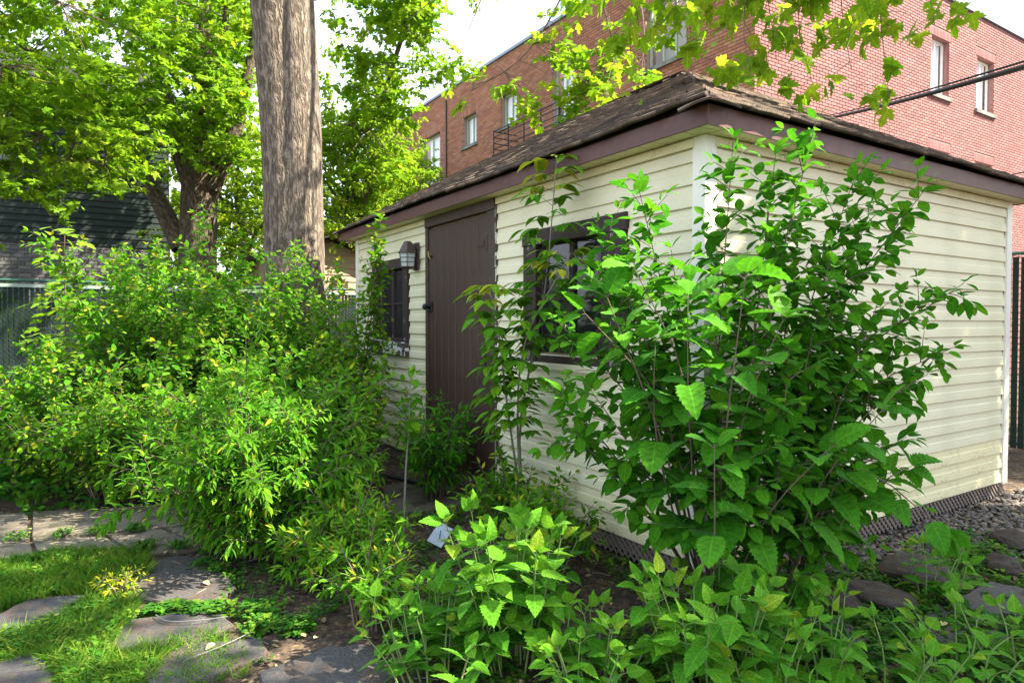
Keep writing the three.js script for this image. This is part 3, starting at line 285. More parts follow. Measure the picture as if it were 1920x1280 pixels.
// ---------------------------------------------------------------- neighbouring houses
{ seed(61); const h = thing('neighbour_house', 'dark green-grey sided house with grey brick base beyond the fence', 'house', [-16.6, 0, 1.0]); const ds = std(lin(.018, .03, .027), { map: T.grain, roughness: .95 });
  const prof = [[-.01, 0], [.02, -.004], [.022, .01], [.002, .15], [-.01, .15]]; for (let i = 0; i < 24; i++) part('siding_plank', prism(prof, 9), ds, h, [0, 3.42 + i * .15, .0], [0, Math.PI / 2, 0]).position.set(0, 3.42 + i * .15, 9);
  bx('wall_core', [-6, 0, 0], [-.02, 7, 9], M.dark, h); bx('brick_base', [-.02, 0, .01], [-.004, 3.4, 8.99], std(lin(.36, .34, .3), { roughness: .95 }), h); bx('ledge', [-.02, 3.37, 0], [.05, 3.42, 9], ds, h);
  const bg = cbox(.24, .075, .04, .004), bm = [[.14, .14, .14], [.19, .18, .17], [.11, .11, .12]].map(c => std(lin(...c), { map: rep(T.brick, 3), roughness: .9 })), rest = []; let n = 0; for (let r = 0; r < 36; r++) for (let i = 0; i < 34; i++) { const y = 3.32 - r * .09, z = .14 + i * .26 + (r % 2) * .13; if (z > 8.9) continue; if (r < 14 && i < 22 && n < 300) { const o = part('brick', bg, pick(bm), h, [.006, y, z]); o.rotation.y = Math.PI / 2; n++; } else { const g = bg.clone(); g.rotateY(Math.PI / 2); g.translate(.006, y, z); rest.push(g); } }
  const o = part('bricks', merge(rest), bm[0], h); o.userData.kind = 'stuff'; bx('corner_trim', [-.04, 0, -.05], [.03, 7, .0], std(lin(.3, .33, .33)), h);
  const g = prism([[0, 0], [3.2, 1.8], [6.4, 0], [6.4, -.1], [0, -.1]], 9.4); part('roof', g, std(lin(.06, .06, .065), { map: rep(T.shingle, 1), roughness: .9 }), h, [.2, 7.05, 9.2], [0, Math.PI / 2, 0]).position.set(-6.2, 7.05, 9.2); }
{ const s = thing('tan_shed', 'small tan sided shed with gabled roof beyond the fence', 'shed', [-12.5, 0, -1.8]); const m = std(lin(.42, .31, .21), { map: rep(T.siding, 1), roughness: .6 }); const core = new THREE.Shape(); [[-1.5, 0], [1.5, 0], [1.5, 2.85], [0, 3.4], [-1.5, 2.85]].forEach(([a, c], i) => i ? core.lineTo(a, c) : core.moveTo(a, c)); core.closePath(); const g = new THREE.ExtrudeGeometry(core, { depth: 2.5, bevelEnabled: false }); g.rotateY(Math.PI / 2); part('wall_core', g, m, s, [-2.53, 0, 0]);
  const prof = [[-.02, 0], [.016, -.003], [.018, .01], [0, .15], [-.02, .15]]; for (let i = 0; i < 22; i++) { const y = .05 + i * .15, half = y + .15 > 2.85 ? Math.max(.05, 1.5 * (3.4 - y - .15) / .55) : 1.5; if (y > 3.2) break; part('siding_plank', prism(prof, half * 2), m, s, [0, y, half], [0, Math.PI / 2, 0]); }
  for (const d of [-1, 1]) { const r = part('roof_slope', cbox(2.9, .12, 1.85, .01), M.brown, s, [-1.15, 3.2, d * .82]); r.rotation.x = d * Math.atan2(.55, 1.5); } }
// cables
{ const c = (n, pts, r, label) => { const k = solo(n, tube(pts, () => r, 8, 24), M.cable, label, 'cable'); return k; };
  const P = V(1.11, 2.86, -1.03), Q = V(-2.27, 4.01, -4.52), dir = Q.clone().sub(P).normalize(); const A = P.clone().addScaledVector(dir, -6), E = P.clone().addScaledVector(dir, (-5.9 - P.x) / dir.x); const m = A.clone().lerp(E, .5); m.y -= .12;
  c('service_cable', [A, m.clone(), E], .015, 'thick black service cable slanting down behind the shed roof'); c('service_cable', [A.clone().add(V(0, .03, 0)), m.clone().add(V(0, .028, 0)), E.clone().add(V(0, .02, .05))], .006, 'thin bare wire running along the thick service cable');
  c('overhead_wire', [V(-16.5, 4.5, 9.7), V(-12.8, 3.95, 6.5), V(-11.2, 3.62, 1.5), V(-9.4, 3.42, -1.7), V(-7.2, 3.2, -8.1)], .008, 'thin black overhead wire crossing in front of the dark green house'); c('overhead_wire', [V(-5.93, 3.4, -8.6), V(-1.3, 3.54, -7.85), V(3, 3.66, -7.1)], .008, 'thin black wire above the slatted fence behind the shed'); }

// ---------------------------------------------------------------- leaves
function leafGeo(prof, fold, curl, wave = 0) { const P = [], U = [], I = [], ids = []; let n = 0;
  prof.forEach(([t, w], i) => { const y0 = -curl * t * t; const add = (z) => { P.push(t, y0 + fold * Math.abs(z) * (1 - .4 * t) + wave * Math.sin(i * 1.9 + (z > 0 ? 1 : 0)) * (z ? 1 : 0), z); U.push(t, .5 + z * .98); return n++; }; const m = add(0); ids.push(w > 0 ? [m, add(w), add(-w)] : [m, m, m]); });
  for (let i = 0; i + 1 < ids.length; i++) { const a = ids[i], b = ids[i + 1]; for (const s of [1, 2]) { const f = (x, y, z) => { if (x !== y && y !== z && x !== z) s === 1 ? I.push(x, y, z) : I.push(x, z, y); }; f(a[0], a[s], b[0]); f(b[0], a[s], b[s]); } }
  const g = new THREE.BufferGeometry(); g.setAttribute('position', new THREE.Float32BufferAttribute(P, 3)); g.setAttribute('uv', new THREE.Float32BufferAttribute(U, 2)); g.setIndex(I); g.computeVertexNormals();
  if (g.attributes.normal.getY(0) < 0) { for (let i = 0; i < I.length; i += 3) { const t = I[i]; I[i] = I[i + 1]; I[i + 1] = t; } g.setIndex(I); g.computeVertexNormals(); } return g; }
const shapeOf = (w, at, sharp, n = 7) => { const p = []; for (let i = 0; i <= n; i++) { const t = i / n; const a = t < at ? Math.sin(t / at * Math.PI / 2) : Math.pow(Math.cos((t - at) / (1 - at) * Math.PI / 2), sharp); p.push([t, i === 0 || i === n ? 0 : w * a]); } return p; };
const toothed = (w, at, sharp, teeth) => { const p = [[0, 0], [.02, w * .55]]; for (let i = 0; i < teeth; i++) { const t = .04 + .9 * (i + 1) / (teeth + .3), f = x => x < at ? Math.sin(Math.min(1, x / at + .25) * Math.PI / 2) : Math.pow(Math.cos((x - at) / (1 - at) * Math.PI / 2), sharp); p.push([t - .01, w * f(t) * 1.1], [t + .012, w * f(t + .012) * .9]); } p.push([1, 0]); return p; };
function lobed(H, c, curl) { const pts = [...H.map(p => [p[0], p[1]]), ...H.slice(1, -1).reverse().map(p => [p[0], -p[1]])]; const P = [c, -.02, 0], U = [c, .5], I = []; pts.forEach(([x, z]) => { const r = Math.hypot(x - c, z); P.push(x, .06 * Math.abs(z) - curl * r * r, z); U.push(clamp(x, 0, 1), .5 + z * .8); }); const n = pts.length; for (let i = 0; i < n; i++) I.push(0, 1 + i, 1 + (i + 1) % n);
  const g = new THREE.BufferGeometry(); g.setAttribute('position', new THREE.Float32BufferAttribute(P, 3)); g.setAttribute('uv', new THREE.Float32BufferAttribute(U, 2)); g.setIndex(I); g.computeVertexNormals(); return g; }
const MAPLE = [[0, 0], [-.06, .2], [0, .36], [.12, .33], [.2, .5], [.3, .46], [.44, .6], [.45, .4], [.4, .17], [.55, .2], [.66, .29], [.74, .16], [.86, .14], [1, 0]];
const GEO = {
  oval: [leafGeo(shapeOf(.3, .45, .75), .1, .5, .02), leafGeo(shapeOf(.32, .44, .75), .3, .12), leafGeo(shapeOf(.34, .47, .72), .18, .25, .01), leafGeo(shapeOf(.29, .42, .8), .45, .05)],
  ovate: [leafGeo(shapeOf(.33, .36, .9, 9), .22, .18, .012), leafGeo(shapeOf(.36, .38, .85, 9), .12, .3, .015), leafGeo(shapeOf(.31, .36, .9, 9), .4, .1, .01)],
  lance: [leafGeo(shapeOf(.16, .36, .9), .1, .5, .01), leafGeo(shapeOf(.15, .36, .9), .35, .2), leafGeo(shapeOf(.17, .4, .9), .2, .1), leafGeo(shapeOf(.14, .34, .95), .4, .32)],
  leaflet: [leafGeo(shapeOf(.21, .38, 1.05, 8), .3, .22), leafGeo(shapeOf(.23, .4, 1, 8), .18, .35, .008)],
  nettle: [leafGeo(toothed(.33, .3, 1, 8), .5, .45, .015), leafGeo(toothed(.34, .3, 1, 8), .22, .2, .01), leafGeo(toothed(.37, .32, .95, 8), .12, .32, .014), leafGeo(toothed(.32, .28, 1.05, 8), .35, .12, .008)],
  broad: [leafGeo(toothed(.36, .4, .8, 9), .5, .5, .02), leafGeo(toothed(.4, .4, .75, 9), .15, .3, .012), leafGeo(toothed(.38, .42, .8, 9), .28, .15, .012), leafGeo(toothed(.42, .4, .75, 9), .08, .42, .015)],
  maple: [lobed(MAPLE, .33, .16), lobed(MAPLE.map(([x, z]) => [x, z * 1.1]), .33, .32), lobed(MAPLE.map(([x, z]) => [x, z * .92]), .33, .02)],
  round: [leafGeo(shapeOf(.42, .5, .6), .15, .1), leafGeo(shapeOf(.4, .48, .6), .3, .2)],
};
const leafM = (c, map, coat = 0, thru = .46) => new THREE.MeshPhysicalMaterial({ color: c, map, roughness: 1, transmission: thru, thickness: 0, specularIntensity: .12, ior: 1.4, side: THREE.DoubleSide, ...(coat ? { clearcoat: coat, clearcoatRoughness: .38 } : {}) });
const PAL = { // linear base colours, from old leaves to young tips
  bush: [[.062, .28, .012], [.085, .335, .014], [.115, .39, .016], [.165, .45, .018], [.37, .56, .028]],
  spirea: [[.075, .28, .013], [.105, .335, .015], [.15, .39, .018], [.22, .46, .02], [.52, .56, .035]],
  nettle: [[.08, .32, .018], [.105, .37, .02], [.14, .42, .023], [.19, .47, .026], [.36, .56, .035]],
  broad: [[.06, .28, .013], [.08, .33, .015], [.105, .38, .018], [.14, .43, .02], [.28, .5, .028]],
  maple: [[.14, .36, .014], [.19, .43, .016], [.26, .5, .018], [.34, .57, .02], [.47, .63, .028]],
  far: [[.14, .34, .016], [.19, .41, .018], [.25, .48, .02], [.33, .54, .022], [.44, .59, .028]],
  cover: [[.045, .2, .014], [.06, .24, .016], [.085, .28, .018], [.12, .32, .02], [.2, .36, .028]],
};
const MATS = {}; for (const k in PAL) { const map = k === 'nettle' || k === 'broad' ? T.nettle : T.leaf; MATS[k] = { each: PAL[k].map(c => leafM(lin(...c), map, k === 'nettle' || k === 'broad' ? .14 : 0, k === 'maple' ? .64 : .46)), bulk: leafM(lin(1, 1, 1), map, 0, k === 'maple' ? .64 : .46), col: PAL[k].map(c => lin(...c)) }; }

class Plant {
  constructor(name, label, category, base, pal, group) { this.o = thing(name, label, category, base, group); this.b = V(...base); this.pal = pal; this.leaves = []; this.twigs = []; }
  leaf(kind, p, dir, up, len, tint) { const X = dir.clone().normalize(), Y = up.clone().addScaledVector(X, -up.dot(X)); if (Y.lengthSq() < 1e-4) Y.set(X.y, X.z, X.x).addScaledVector(X, -(X.y * X.x + X.z * X.y + X.x * X.z)); Y.normalize(); const Z = V(0, 0, 0).crossVectors(X, Y); const m = new THREE.Matrix4().makeBasis(X.multiplyScalar(len), Y.multiplyScalar(len), Z.multiplyScalar(len)).setPosition(p.clone().sub(this.b));
    this.leaves.push({ kind, v: Math.floor(rnd() * GEO[kind].length), m, len, tint: clamp(Math.round(tint), 0, 4), k: shown(p, len) }); }
  stem(pts, r0, r1, mat, name = 'stem') { const loc = pts.map(p => p.clone().sub(this.b)); part(name, tube(loc, t => r0 + (r1 - r0) * t, 6), mat, this.o); }
  twig(pts, r0, r1) { this.twigs.push(tube(pts.map(p => p.clone().sub(this.b)), t => r0 + (r1 - r0) * t, 4, Math.max(2, pts.length))); }
  finish(most, mat = M.twig) { const S = MATS[this.pal]; this.leaves.sort((a, b) => b.k - a.k); let i = 0; for (; i < this.leaves.length && i < most && this.leaves[i].k > 9; i++) { const l = this.leaves[i], m = part('leaf', GEO[l.kind][l.v], S.each[l.tint], this.o); l.m.decompose(m.position, m.quaternion, m.scale); }
    const by = new Map(); for (const l of this.leaves.slice(i)) { const k = l.kind + l.v; if (!by.has(k)) by.set(k, []); by.get(k).push(l); }
    for (const list of by.values()) { const I = new THREE.InstancedMesh(GEO[list[0].kind][list[0].v], S.bulk, list.length); list.forEach((l, j) => { I.setMatrixAt(j, l.m); I.setColorAt(j, S.col[l.tint].clone().multiplyScalar(.85 + .3 * hash2(j, 3, 9))); }); I.name = 'foliage'; I.userData.kind = 'stuff'; I.castShadow = I.receiveShadow = true; this.o.add(I); }
    if (this.twigs.length) { const t = part('twigs', merge(this.twigs), mat, this.o); t.userData.kind = 'stuff'; } return this; }
}
const rdir = () => V(gauss(), gauss(), gauss()).normalize();
// leaves along a line of points
function leafy(P, pts, o) { const c = pts.length > 2 ? new THREE.CatmullRomCurve3(pts, false, 'centripetal') : new THREE.LineCurve3(pts[0], pts[1]); const Ln = c.getLength(), n = Math.max(1, Math.round(Ln * (1 - o.t0) / o.space)); let roll = rr(0, 6);
  for (let i = 0; i <= n; i++) { const t = o.t0 + (1 - o.t0) * i / n, p = c.getPointAt(clamp(t, 0, 1)), Tn = c.getTangentAt(clamp(t, 0, 1)); const A = V(Tn.y, -Tn.x, .01).cross(Tn).normalize(), B = V(0, 0, 0).crossVectors(Tn, A); roll += o.alt ? 2.4 : 1.57;
    const last = i === n; const nn = last ? 3 : o.alt ? 1 : 2; for (let s = 0; s < nn; s++) { const a = roll + s * (last ? 2.1 : Math.PI) + rr(-.35, .35); const rad = A.clone().multiplyScalar(Math.cos(a)).addScaledVector(B, Math.sin(a)); const pit = (last ? .5 : o.pitch ?? 1.05) + rr(-.2, .2); const d = Tn.clone().multiplyScalar(Math.cos(pit)).addScaledVector(rad, Math.sin(pit)); d.y += (o.lift ?? -.15) + rr(-.2, .2); d.normalize();
      const len = rr(o.len[0], o.len[1]) * (1 - (o.taper ?? .45) * Math.pow(t, 2)); const up = V(rr(-.45, .45), 1, rr(-.45, .45)).addScaledVector(rad, .25); const pp = p.clone().addScaledVector(d, o.pet ?? .01); P.leaf(o.kind, pp, d, up, len, (o.tint ?? 1) + rr(-1.2, 1.2) + (t > .85 ? (o.young ?? 1.2) : 0)); if (o.pet > .02) P.twig([p, pp], .0016, .0012); } } }
// a stem with side twigs, all leafy
function branchy(P, pts, o) { const c = new THREE.CatmullRomCurve3(pts, false, 'centripetal'), Ln = c.getLength(); P.stem(pts, o.r ?? .008, .0018, o.mat || M.twig); leafy(P, pts, { ...o, t0: o.t1 ?? .45 }); const n = Math.round(Ln * (1 - o.t0) / o.twigEvery);
  for (let i = 0; i < n; i++) { const t = o.t0 + (.97 - o.t0) * (i + rnd() * .8) / n, p = c.getPointAt(t), Tn = c.getTangentAt(t); const side = V(gauss(), gauss() * .4, gauss()).cross(Tn).normalize(); const L2 = rr(o.twigLen[0], o.twigLen[1]) * (1.15 - .6 * t); const d = Tn.clone().multiplyScalar(.55).addScaledVector(side, .9).normalize(); const e = p.clone().addScaledVector(d, L2); e.y += .12 * L2; const m = p.clone().lerp(e, .5); m.y += .06 * L2; if (o.keep && !o.keep(e)) continue; P.twig([p, m, e], .003, .0012); leafy(P, [p, m, e], { ...o, t0: .2 }); } }
function bush(P, o) { const b = P.b; for (let i = 0; i < o.stems; i++) { const a = rr(0, 6.283), q = Math.sqrt(rnd()), h = o.h * rr(.62, 1.0) * (1 - .35 * q * q), ox = (o.off?.[0] || 0), oz = (o.off?.[1] || 0); const wild = rnd() < .16; const r = o.spread * q * (wild ? 1.15 : 1); const p0 = b.clone().add(V(Math.cos(a) * r * .25, 0, Math.sin(a) * r * .25)), p2 = b.clone().add(V(Math.cos(a) * r + ox, h, Math.sin(a) * r + oz)); if (wild) p2.y += o.h * rr(.1, .28); const p1 = p0.clone().lerp(p2, .5).add(V(-Math.cos(a) * r * .16 + gauss() * .04, h * .08, -Math.sin(a) * r * .16 + gauss() * .04)); if (o.arch) p2.y -= o.arch * q; branchy(P, [p0, p1, p2], o); } }

// ---------------------------------------------------------------- trees
function sprayGeo(kind, n, len, size, tubeR = .004) { const gs = []; const o = new THREE.Object3D(); for (let i = 0; i < n; i++) { const t = i / n; const base = V(t * size, rr(-.06, .06) * size, rr(-.25, .25) * size); const d = V(rr(-.2, 1), rr(-.9, .25), rr(-1, 1)).normalize(); const X = d, Y = V(rr(-.7, .7), 1, rr(-.7, .7)).addScaledVector(d, -V(0, 1, 0).dot(d)); Y.addScaledVector(X, -Y.dot(X)).normalize(); const Z = V(0, 0, 0).crossVectors(X, Y), l = len * rr(.65, 1.1); const m = new THREE.Matrix4().makeBasis(X.clone().multiplyScalar(l), Y.multiplyScalar(l), Z.multiplyScalar(l)).setPosition(base); const g = pick(GEO[kind]).clone().applyMatrix4(m).toNonIndexed(); const k = rr(.75, 1.2), c = new Float32Array(g.attributes.position.count * 3).fill(1).map((_, j) => j % 3 === 2 ? k * .9 : k); g.setAttribute('color', new THREE.BufferAttribute(c, 3)); gs.push(g); } return mergeGeometries(gs); }
seed(71);
const SPR = { maple: [0, 1, 2, 3].map(() => sprayGeo('maple', 11, .13, .42)), small: [0, 1, 2, 3].map(() => sprayGeo('oval', 14, .1, .4)) };
const sprayM = leafM(lin(1, 1, 1), T.plain, 0, .6); sprayM.vertexColors = true;
function crown(P, kind, list, pal, size) { const b = P.b, by = [[], [], [], []]; list.forEach(l => by[Math.floor(rnd() * 4)].push(l)); const o = new THREE.Object3D(), cols = MATS[pal].col;
  by.forEach((L4, v) => { if (!L4.length) return; const I = new THREE.InstancedMesh(SPR[kind][v], sprayM, L4.length); L4.forEach((l, i) => { o.position.copy(l.p).sub(b); o.rotation.set(rr(-.5, .5), rr(0, 6.283), rr(-.7, .3)); o.scale.setScalar(size * rr(.75, 1.25)); o.updateMatrix(); I.setMatrixAt(i, o.matrix); const c = cols[clamp(Math.round((l.t ?? 1.8) + gauss() * 1.1), 0, 4)]; I.setColorAt(i, c); }); I.name = 'crown'; I.userData.kind = 'stuff'; I.castShadow = I.receiveShadow = true; P.o.add(I); }); }
// sprays gathered in clumps inside an ellipsoid, so that gaps stay open
function lobe(c, r, clumps, per, spread, keep, t) { const out = []; for (let i = 0; i < clumps; i++) { const d = rdir(), q = Math.pow(rnd(), .45); const k = V(c[0] + d.x * r[0] * q, c[1] + d.y * r[1] * q, c[2] + d.z * r[2] * q); const n = Math.round(per * rr(.5, 1.4)); for (let j = 0; j < n; j++) { const p = k.clone().add(V(gauss() * spread, gauss() * spread * .6, gauss() * spread)); if (!keep || keep(p)) out.push({ p, t }); } } return out; }
function limb(P, pts, r0, r1, mat, seg = 10, name = 'limb') { part(name, tube(pts.map(p => p.clone().sub(P.b)), t => r0 + (r1 - r0) * t, seg, pts.length * 5), mat, P.o); }
// fine twigs from the limb towards its sprays
function twigsTo(P, from, list, every, r = .008) { list.forEach((l, i) => { if (i % every) return; let best = null, bd = 1e9; for (const f of from) { const d = f.distanceToSquared(l.p); if (d < bd && d > .05) { bd = d; best = f; } } if (best) { const m = best.clone().lerp(l.p, .5).add(V(gauss() * .08, .08, gauss() * .08)); P.twigs.push(tube([best, m, l.p].map(q => q.clone().sub(P.b)), t => r * (1 - t * .8), 4, 4)); } }); }
const along = (pts, n) => new THREE.CatmullRomCurve3(pts, false, 'centripetal').getPoints(n);
const A3 = a => a.map(p => V(...p));

// the big double trunk beside the shed
{ seed(72); const P = new Plant('maple_tree', 'tall maple with thick grey-brown furrowed trunk standing beside the shed', 'tree', [-6.3, 0, .58], 'maple');
  const toEye = Math.atan2(EYE.z - .58, EYE.x + 6.3); const pts = A3([[-6.3, -.1, .58], [-6.29, 2, .58], [-6.3, 4.2, .6], [-6.36, 6.2, .68]]);
  const c = tube(pts.map(p => p.clone().sub(P.b)), t => .38 - .02 * t + .16 * Math.pow(1 - t, 14), 64, 60, (a, y, t) => { const fl = 1 + .05 * Math.pow(1 - t, 6) * Math.sin(a * 5); return fl; });
  { // flute: a crease towards the camera's left of centre, swelling to the left higher up
    const p = c.attributes.position; for (let i = 0; i < p.count; i++) { const x = p.getX(i), y = p.getY(i), z = p.getZ(i); const dir = Math.atan2(z, x); let d = dir - (toEye + .3); d = Math.atan2(Math.sin(d), Math.cos(d)); const k = sm(.6, 5, y); const r = Math.hypot(x, z); const f = 1 - .17 * k * Math.exp(-d * d / .05) + .2 * sm(2.6, 6.2, y) * Math.exp(-Math.pow((d - 1.0) / .5, 2)) + .018 * Math.sin(dir * 9 + y * .7) + .012 * (fbm(dir / 6.283 + .5, y / 8 + .5, 24, 3, 77) - .5) * 4; p.setX(i, x * f); p.setZ(i, z * f); } c.computeVertexNormals(); }
  part('trunk', c, M.bark, P.o);
  const L1 = A3([[-6.5, 5.8, 1.0], [-6.9, 7.6, 1.4], [-7.6, 10, 2.2], [-8, 12, 2.6]]), L2 = A3([[-6.3, 5.8, .45], [-6.1, 8, .2], [-5.8, 10.5, -.6], [-5.6, 12.5, -1]]), L3 = A3([[-6.2, 6.6, .4], [-5.4, 7.3, -.6], [-4.5, 7.2, -1.6], [-3.8, 6.5, -2.2]]), L4 = A3([[-6.3, 7, .4], [-7.2, 7.6, -1], [-8.1, 7.3, -1.9], [-9.2, 6.2, -2.0], [-9.8, 5.2, -1.8]]), L5 = A3([[-6.6, 6.4, 1], [-7.4, 6.9, 2.6], [-8.2, 6.6, 4.2]]);
  limb(P, L1, .26, .06, M.bark, 14); limb(P, L2, .28, .06, M.bark, 14); limb(P, L3, .1, .02, M.bark2); limb(P, L4, .11, .02, M.bark2); limb(P, L5, .12, .03, M.bark2);
  const a = [...lobe([-8.2, 6.7, -1.9], [1.5, 1.2, 1.2], 50, 7, .3, null, 2.4), ...lobe([-9.6, 5.2, -1.6], [1.2, 1.2, 1.0], 34, 6, .3, null, 2.4)], b2 = lobe([-6.4, 11, .6], [4, 2.6, 4], 45, 8, .5), a3 = [...lobe([-8.6, 6.8, 3.4], [1.8, 1.3, 2.2], 12, 6, .3), ...lobe([-1.6, 8.3, -2.8], [2.0, .8, 1.6], 14, 6, .28)], L6 = A3([[-5.8, 8.2, 0], [-4.2, 8.8, -1.2], [-2.6, 8.8, -2.2], [-1.2, 8.5, -3]]); limb(P, L6, .1, .03, M.bark2);
  const m = []; for (const [x, y, z, n, s] of [[-3.95, 4.75, -1.95, 14, .2], [-3.75, 4.35, -2.1, 16, .22], [-3.5, 4.75, -2.45, 16, .22], [-3.55, 4.2, -2.25, 14, .22], [-3.3, 3.98, -2.1, 12, .18], [-4.5, 4.5, -1.2, 3, .1], [-4.25, 4.3, -1.45, 4, .1], [-4.1, 4.05, -1.6, 4, .1], [-2.75, 4.02, -2.1, 7, .14], [-3.85, 5.2, -2.1, 5, .15], [-4.6, 4.2, -1.05, 2, .06]]) for (let i = 0; i < n; i++) m.push({ p: V(x + gauss() * s, y + gauss() * s, z + gauss() * s), t: 2.9 });
  crown(P, 'maple', [...a, ...b2, ...a3], 'maple', .85); crown(P, 'maple', m, 'maple', .72);
  const hang = [A3([[-3.8, 6.5, -2.2], [-3.9, 5.6, -2.05], [-4.2, 4.7, -1.6], [-4.55, 4.3, -1.1]]), A3([[-3.9, 6.6, -2.1], [-3.7, 5.6, -2.3], [-3.5, 4.7, -2.4], [-3.3, 4.0, -2.1]]), A3([[-4.2, 6.9, -1.9], [-3.6, 6, -2.6], [-3, 4.9, -2.4], [-2.7, 4.1, -2.1]]), A3([[-4.4, 7.1, -1.7], [-4.8, 6.1, -1.4], [-5.1, 5.6, -.9], [-5.3, 5.3, -.6]]), A3([[-4.3, 7.0, -1.7], [-4.6, 6.3, -1.7], [-4.7, 5.7, -1.4], [-4.9, 5.1, -1.2]])]; for (const h of hang) limb(P, h, .016, .004, M.twig, 6, 'branch'); twigsTo(P, hang.flatMap(h => along(h, 10)), m, 1, .005); twigsTo(P, [...along(L4, 8), ...along(L5, 8), ...along(L6, 8)], [...a, ...a3], 3, .01);
  P.finish(0, M.twig); }

// many-stemmed maple beyond the fence
{ seed(73); const P = new Plant('maple_tree', 'many-stemmed maple with dark forking trunk and dense leaves beyond the fence', 'tree', [-12.3, 0, .95], 'maple');
  const t = tube(A3([[0, -.1, 0], [0, 2, 0], [.05, 3.8, -.05], [.1, 4.8, -.1]]), t => .37 - .05 * t + .1 * Math.pow(1 - t, 10), 40, 40, (a, y) => 1 + .05 * Math.sin(a * 4 + y * .4) + .03 * Math.sin(a * 9)); part('trunk', t, M.bark2, P.o);
  const S = [[[-12.35, 3.0, 1.2], [-12.9, 4.4, 1.75], [-13.25, 5.4, 2.25], [-13.3, 6.3, 2.8], [-13.4, 7.6, 3.2]], [[-12.3, 4.2, 1], [-12.55, 5.6, 1.35], [-12.7, 7.2, 1.6], [-12.8, 9.5, 1.8]], [[-12.2, 4.4, .85], [-12.15, 6, .8], [-12.2, 8, .75], [-12.3, 10.5, .8]], [[-12.1, 4.2, .7], [-11.85, 5.3, .3], [-11.8, 6.6, 0], [-11.7, 8.5, -.2]], [[-12.9, 4.4, 1.75], [-12.4, 5.3, 2.9], [-11.6, 5.7, 4.2], [-11.1, 5.5, 5]], [[-12.2, 5, .8], [-11.6, 6.2, .55], [-11.2, 7.6, .5], [-11, 9, .3]], [[-13.1, 5.2, 2.1], [-12.6, 6.2, 3.3], [-11.9, 6.9, 4.6]]].map(A3); S.forEach((s, i) => limb(P, s, i === 4 || i === 6 ? .085 : i === 5 ? .1 : .2, .03, M.bark2, 10));
  const list = [...lobe([-11.7, 6.6, 3.2], [2.2, 2.4, 2.4], 85, 7, .36, null, 2.4), ...lobe([-12.2, 7.2, .8], [1.8, 2.0, 1.3], 85, 7, .38, null, 2.4), ...lobe([-11.2, 5.3, .6], [.9, 1.2, .7], 34, 6, .3, null, 2.4), ...lobe([-11.4, 5.2, 2.4], [.9, 1.2, 1.1], 40, 6, .3, null, 2.4), ...lobe([-11.2, 5.0, 4.3], [1.6, 1.2, 1.5], 40, 7, .32, null, 2.4), ...lobe([-14.3, 8.2, .2], [1.4, 1.2, 1.6], 40, 7, .35, null, 2.4), ...lobe([-12.4, 10, 1.8], [3.2, 2, 3], 34, 7, .5)]; crown(P, 'maple', list, 'maple', .85); twigsTo(P, S.flatMap(s => along(s, 10)), list, 5, .012); P.finish(0, M.twig); }
// small maple at left, hanging low in front of the fence
{ seed(74); const P = new Plant('maple_tree', 'maple with low drooping leafy branches in front of the dark green house', 'tree', [-9.2, 0, 7.2], 'maple'); limb(P, A3([[-9.2, -.1, 7.2], [-9.1, 3, 7.1], [-9, 6, 6.9], [-9, 8.5, 6.6]]), .22, .1, M.bark, 16, 'trunk');
  const S = [[[-9.1, 4, 7], [-9.2, 5.2, 6], [-9.2, 5.6, 4.8], [-9.3, 5.1, 3.8]], [[-9, 5, 6.9], [-8.6, 6.2, 5.6], [-8.6, 6.4, 4.2], [-8.9, 6, 3.1]], [[-9, 3.4, 7], [-9.3, 4.3, 6], [-9.4, 4.4, 4.9], [-9.5, 4.3, 3.6], [-9.5, 3.9, 2.6]]].map(A3); S.forEach(s => limb(P, s, .07, .015, M.bark2, 8)); const list = [...lobe([-9.2, 5.4, 4.7], [.9, 1.0, 1.3], 19, 6, .28, null, 2.4), ...lobe([-8.8, 6.3, 4.4], [1, .8, 1.4], 13, 6, .28, null, 2.4), ...lobe([-9.4, 4.35, 4.7], [.6, .6, .8], 20, 6, .25, null, 2.4), ...lobe([-9.5, 4.3, 3.0], [.7, .75, 1.3], 30, 6, .26, null, 2.4), ...lobe([-9.6, 3.5, 3.6], [.5, .4, .7], 12, 5, .22, null, 2.4), ...lobe([-9.3, 5.4, 2.6], [.9, .9, 1.2], 15, 6, .28, null, 2.4), ...lobe([-9, 8.6, 6.8], [2, 2, 2], 26, 8, .4)]; crown(P, 'maple', list, 'maple', .85); twigsTo(P, S.flatMap(s => along(s, 10)), list, 3, .008); P.finish(0, M.twig); }
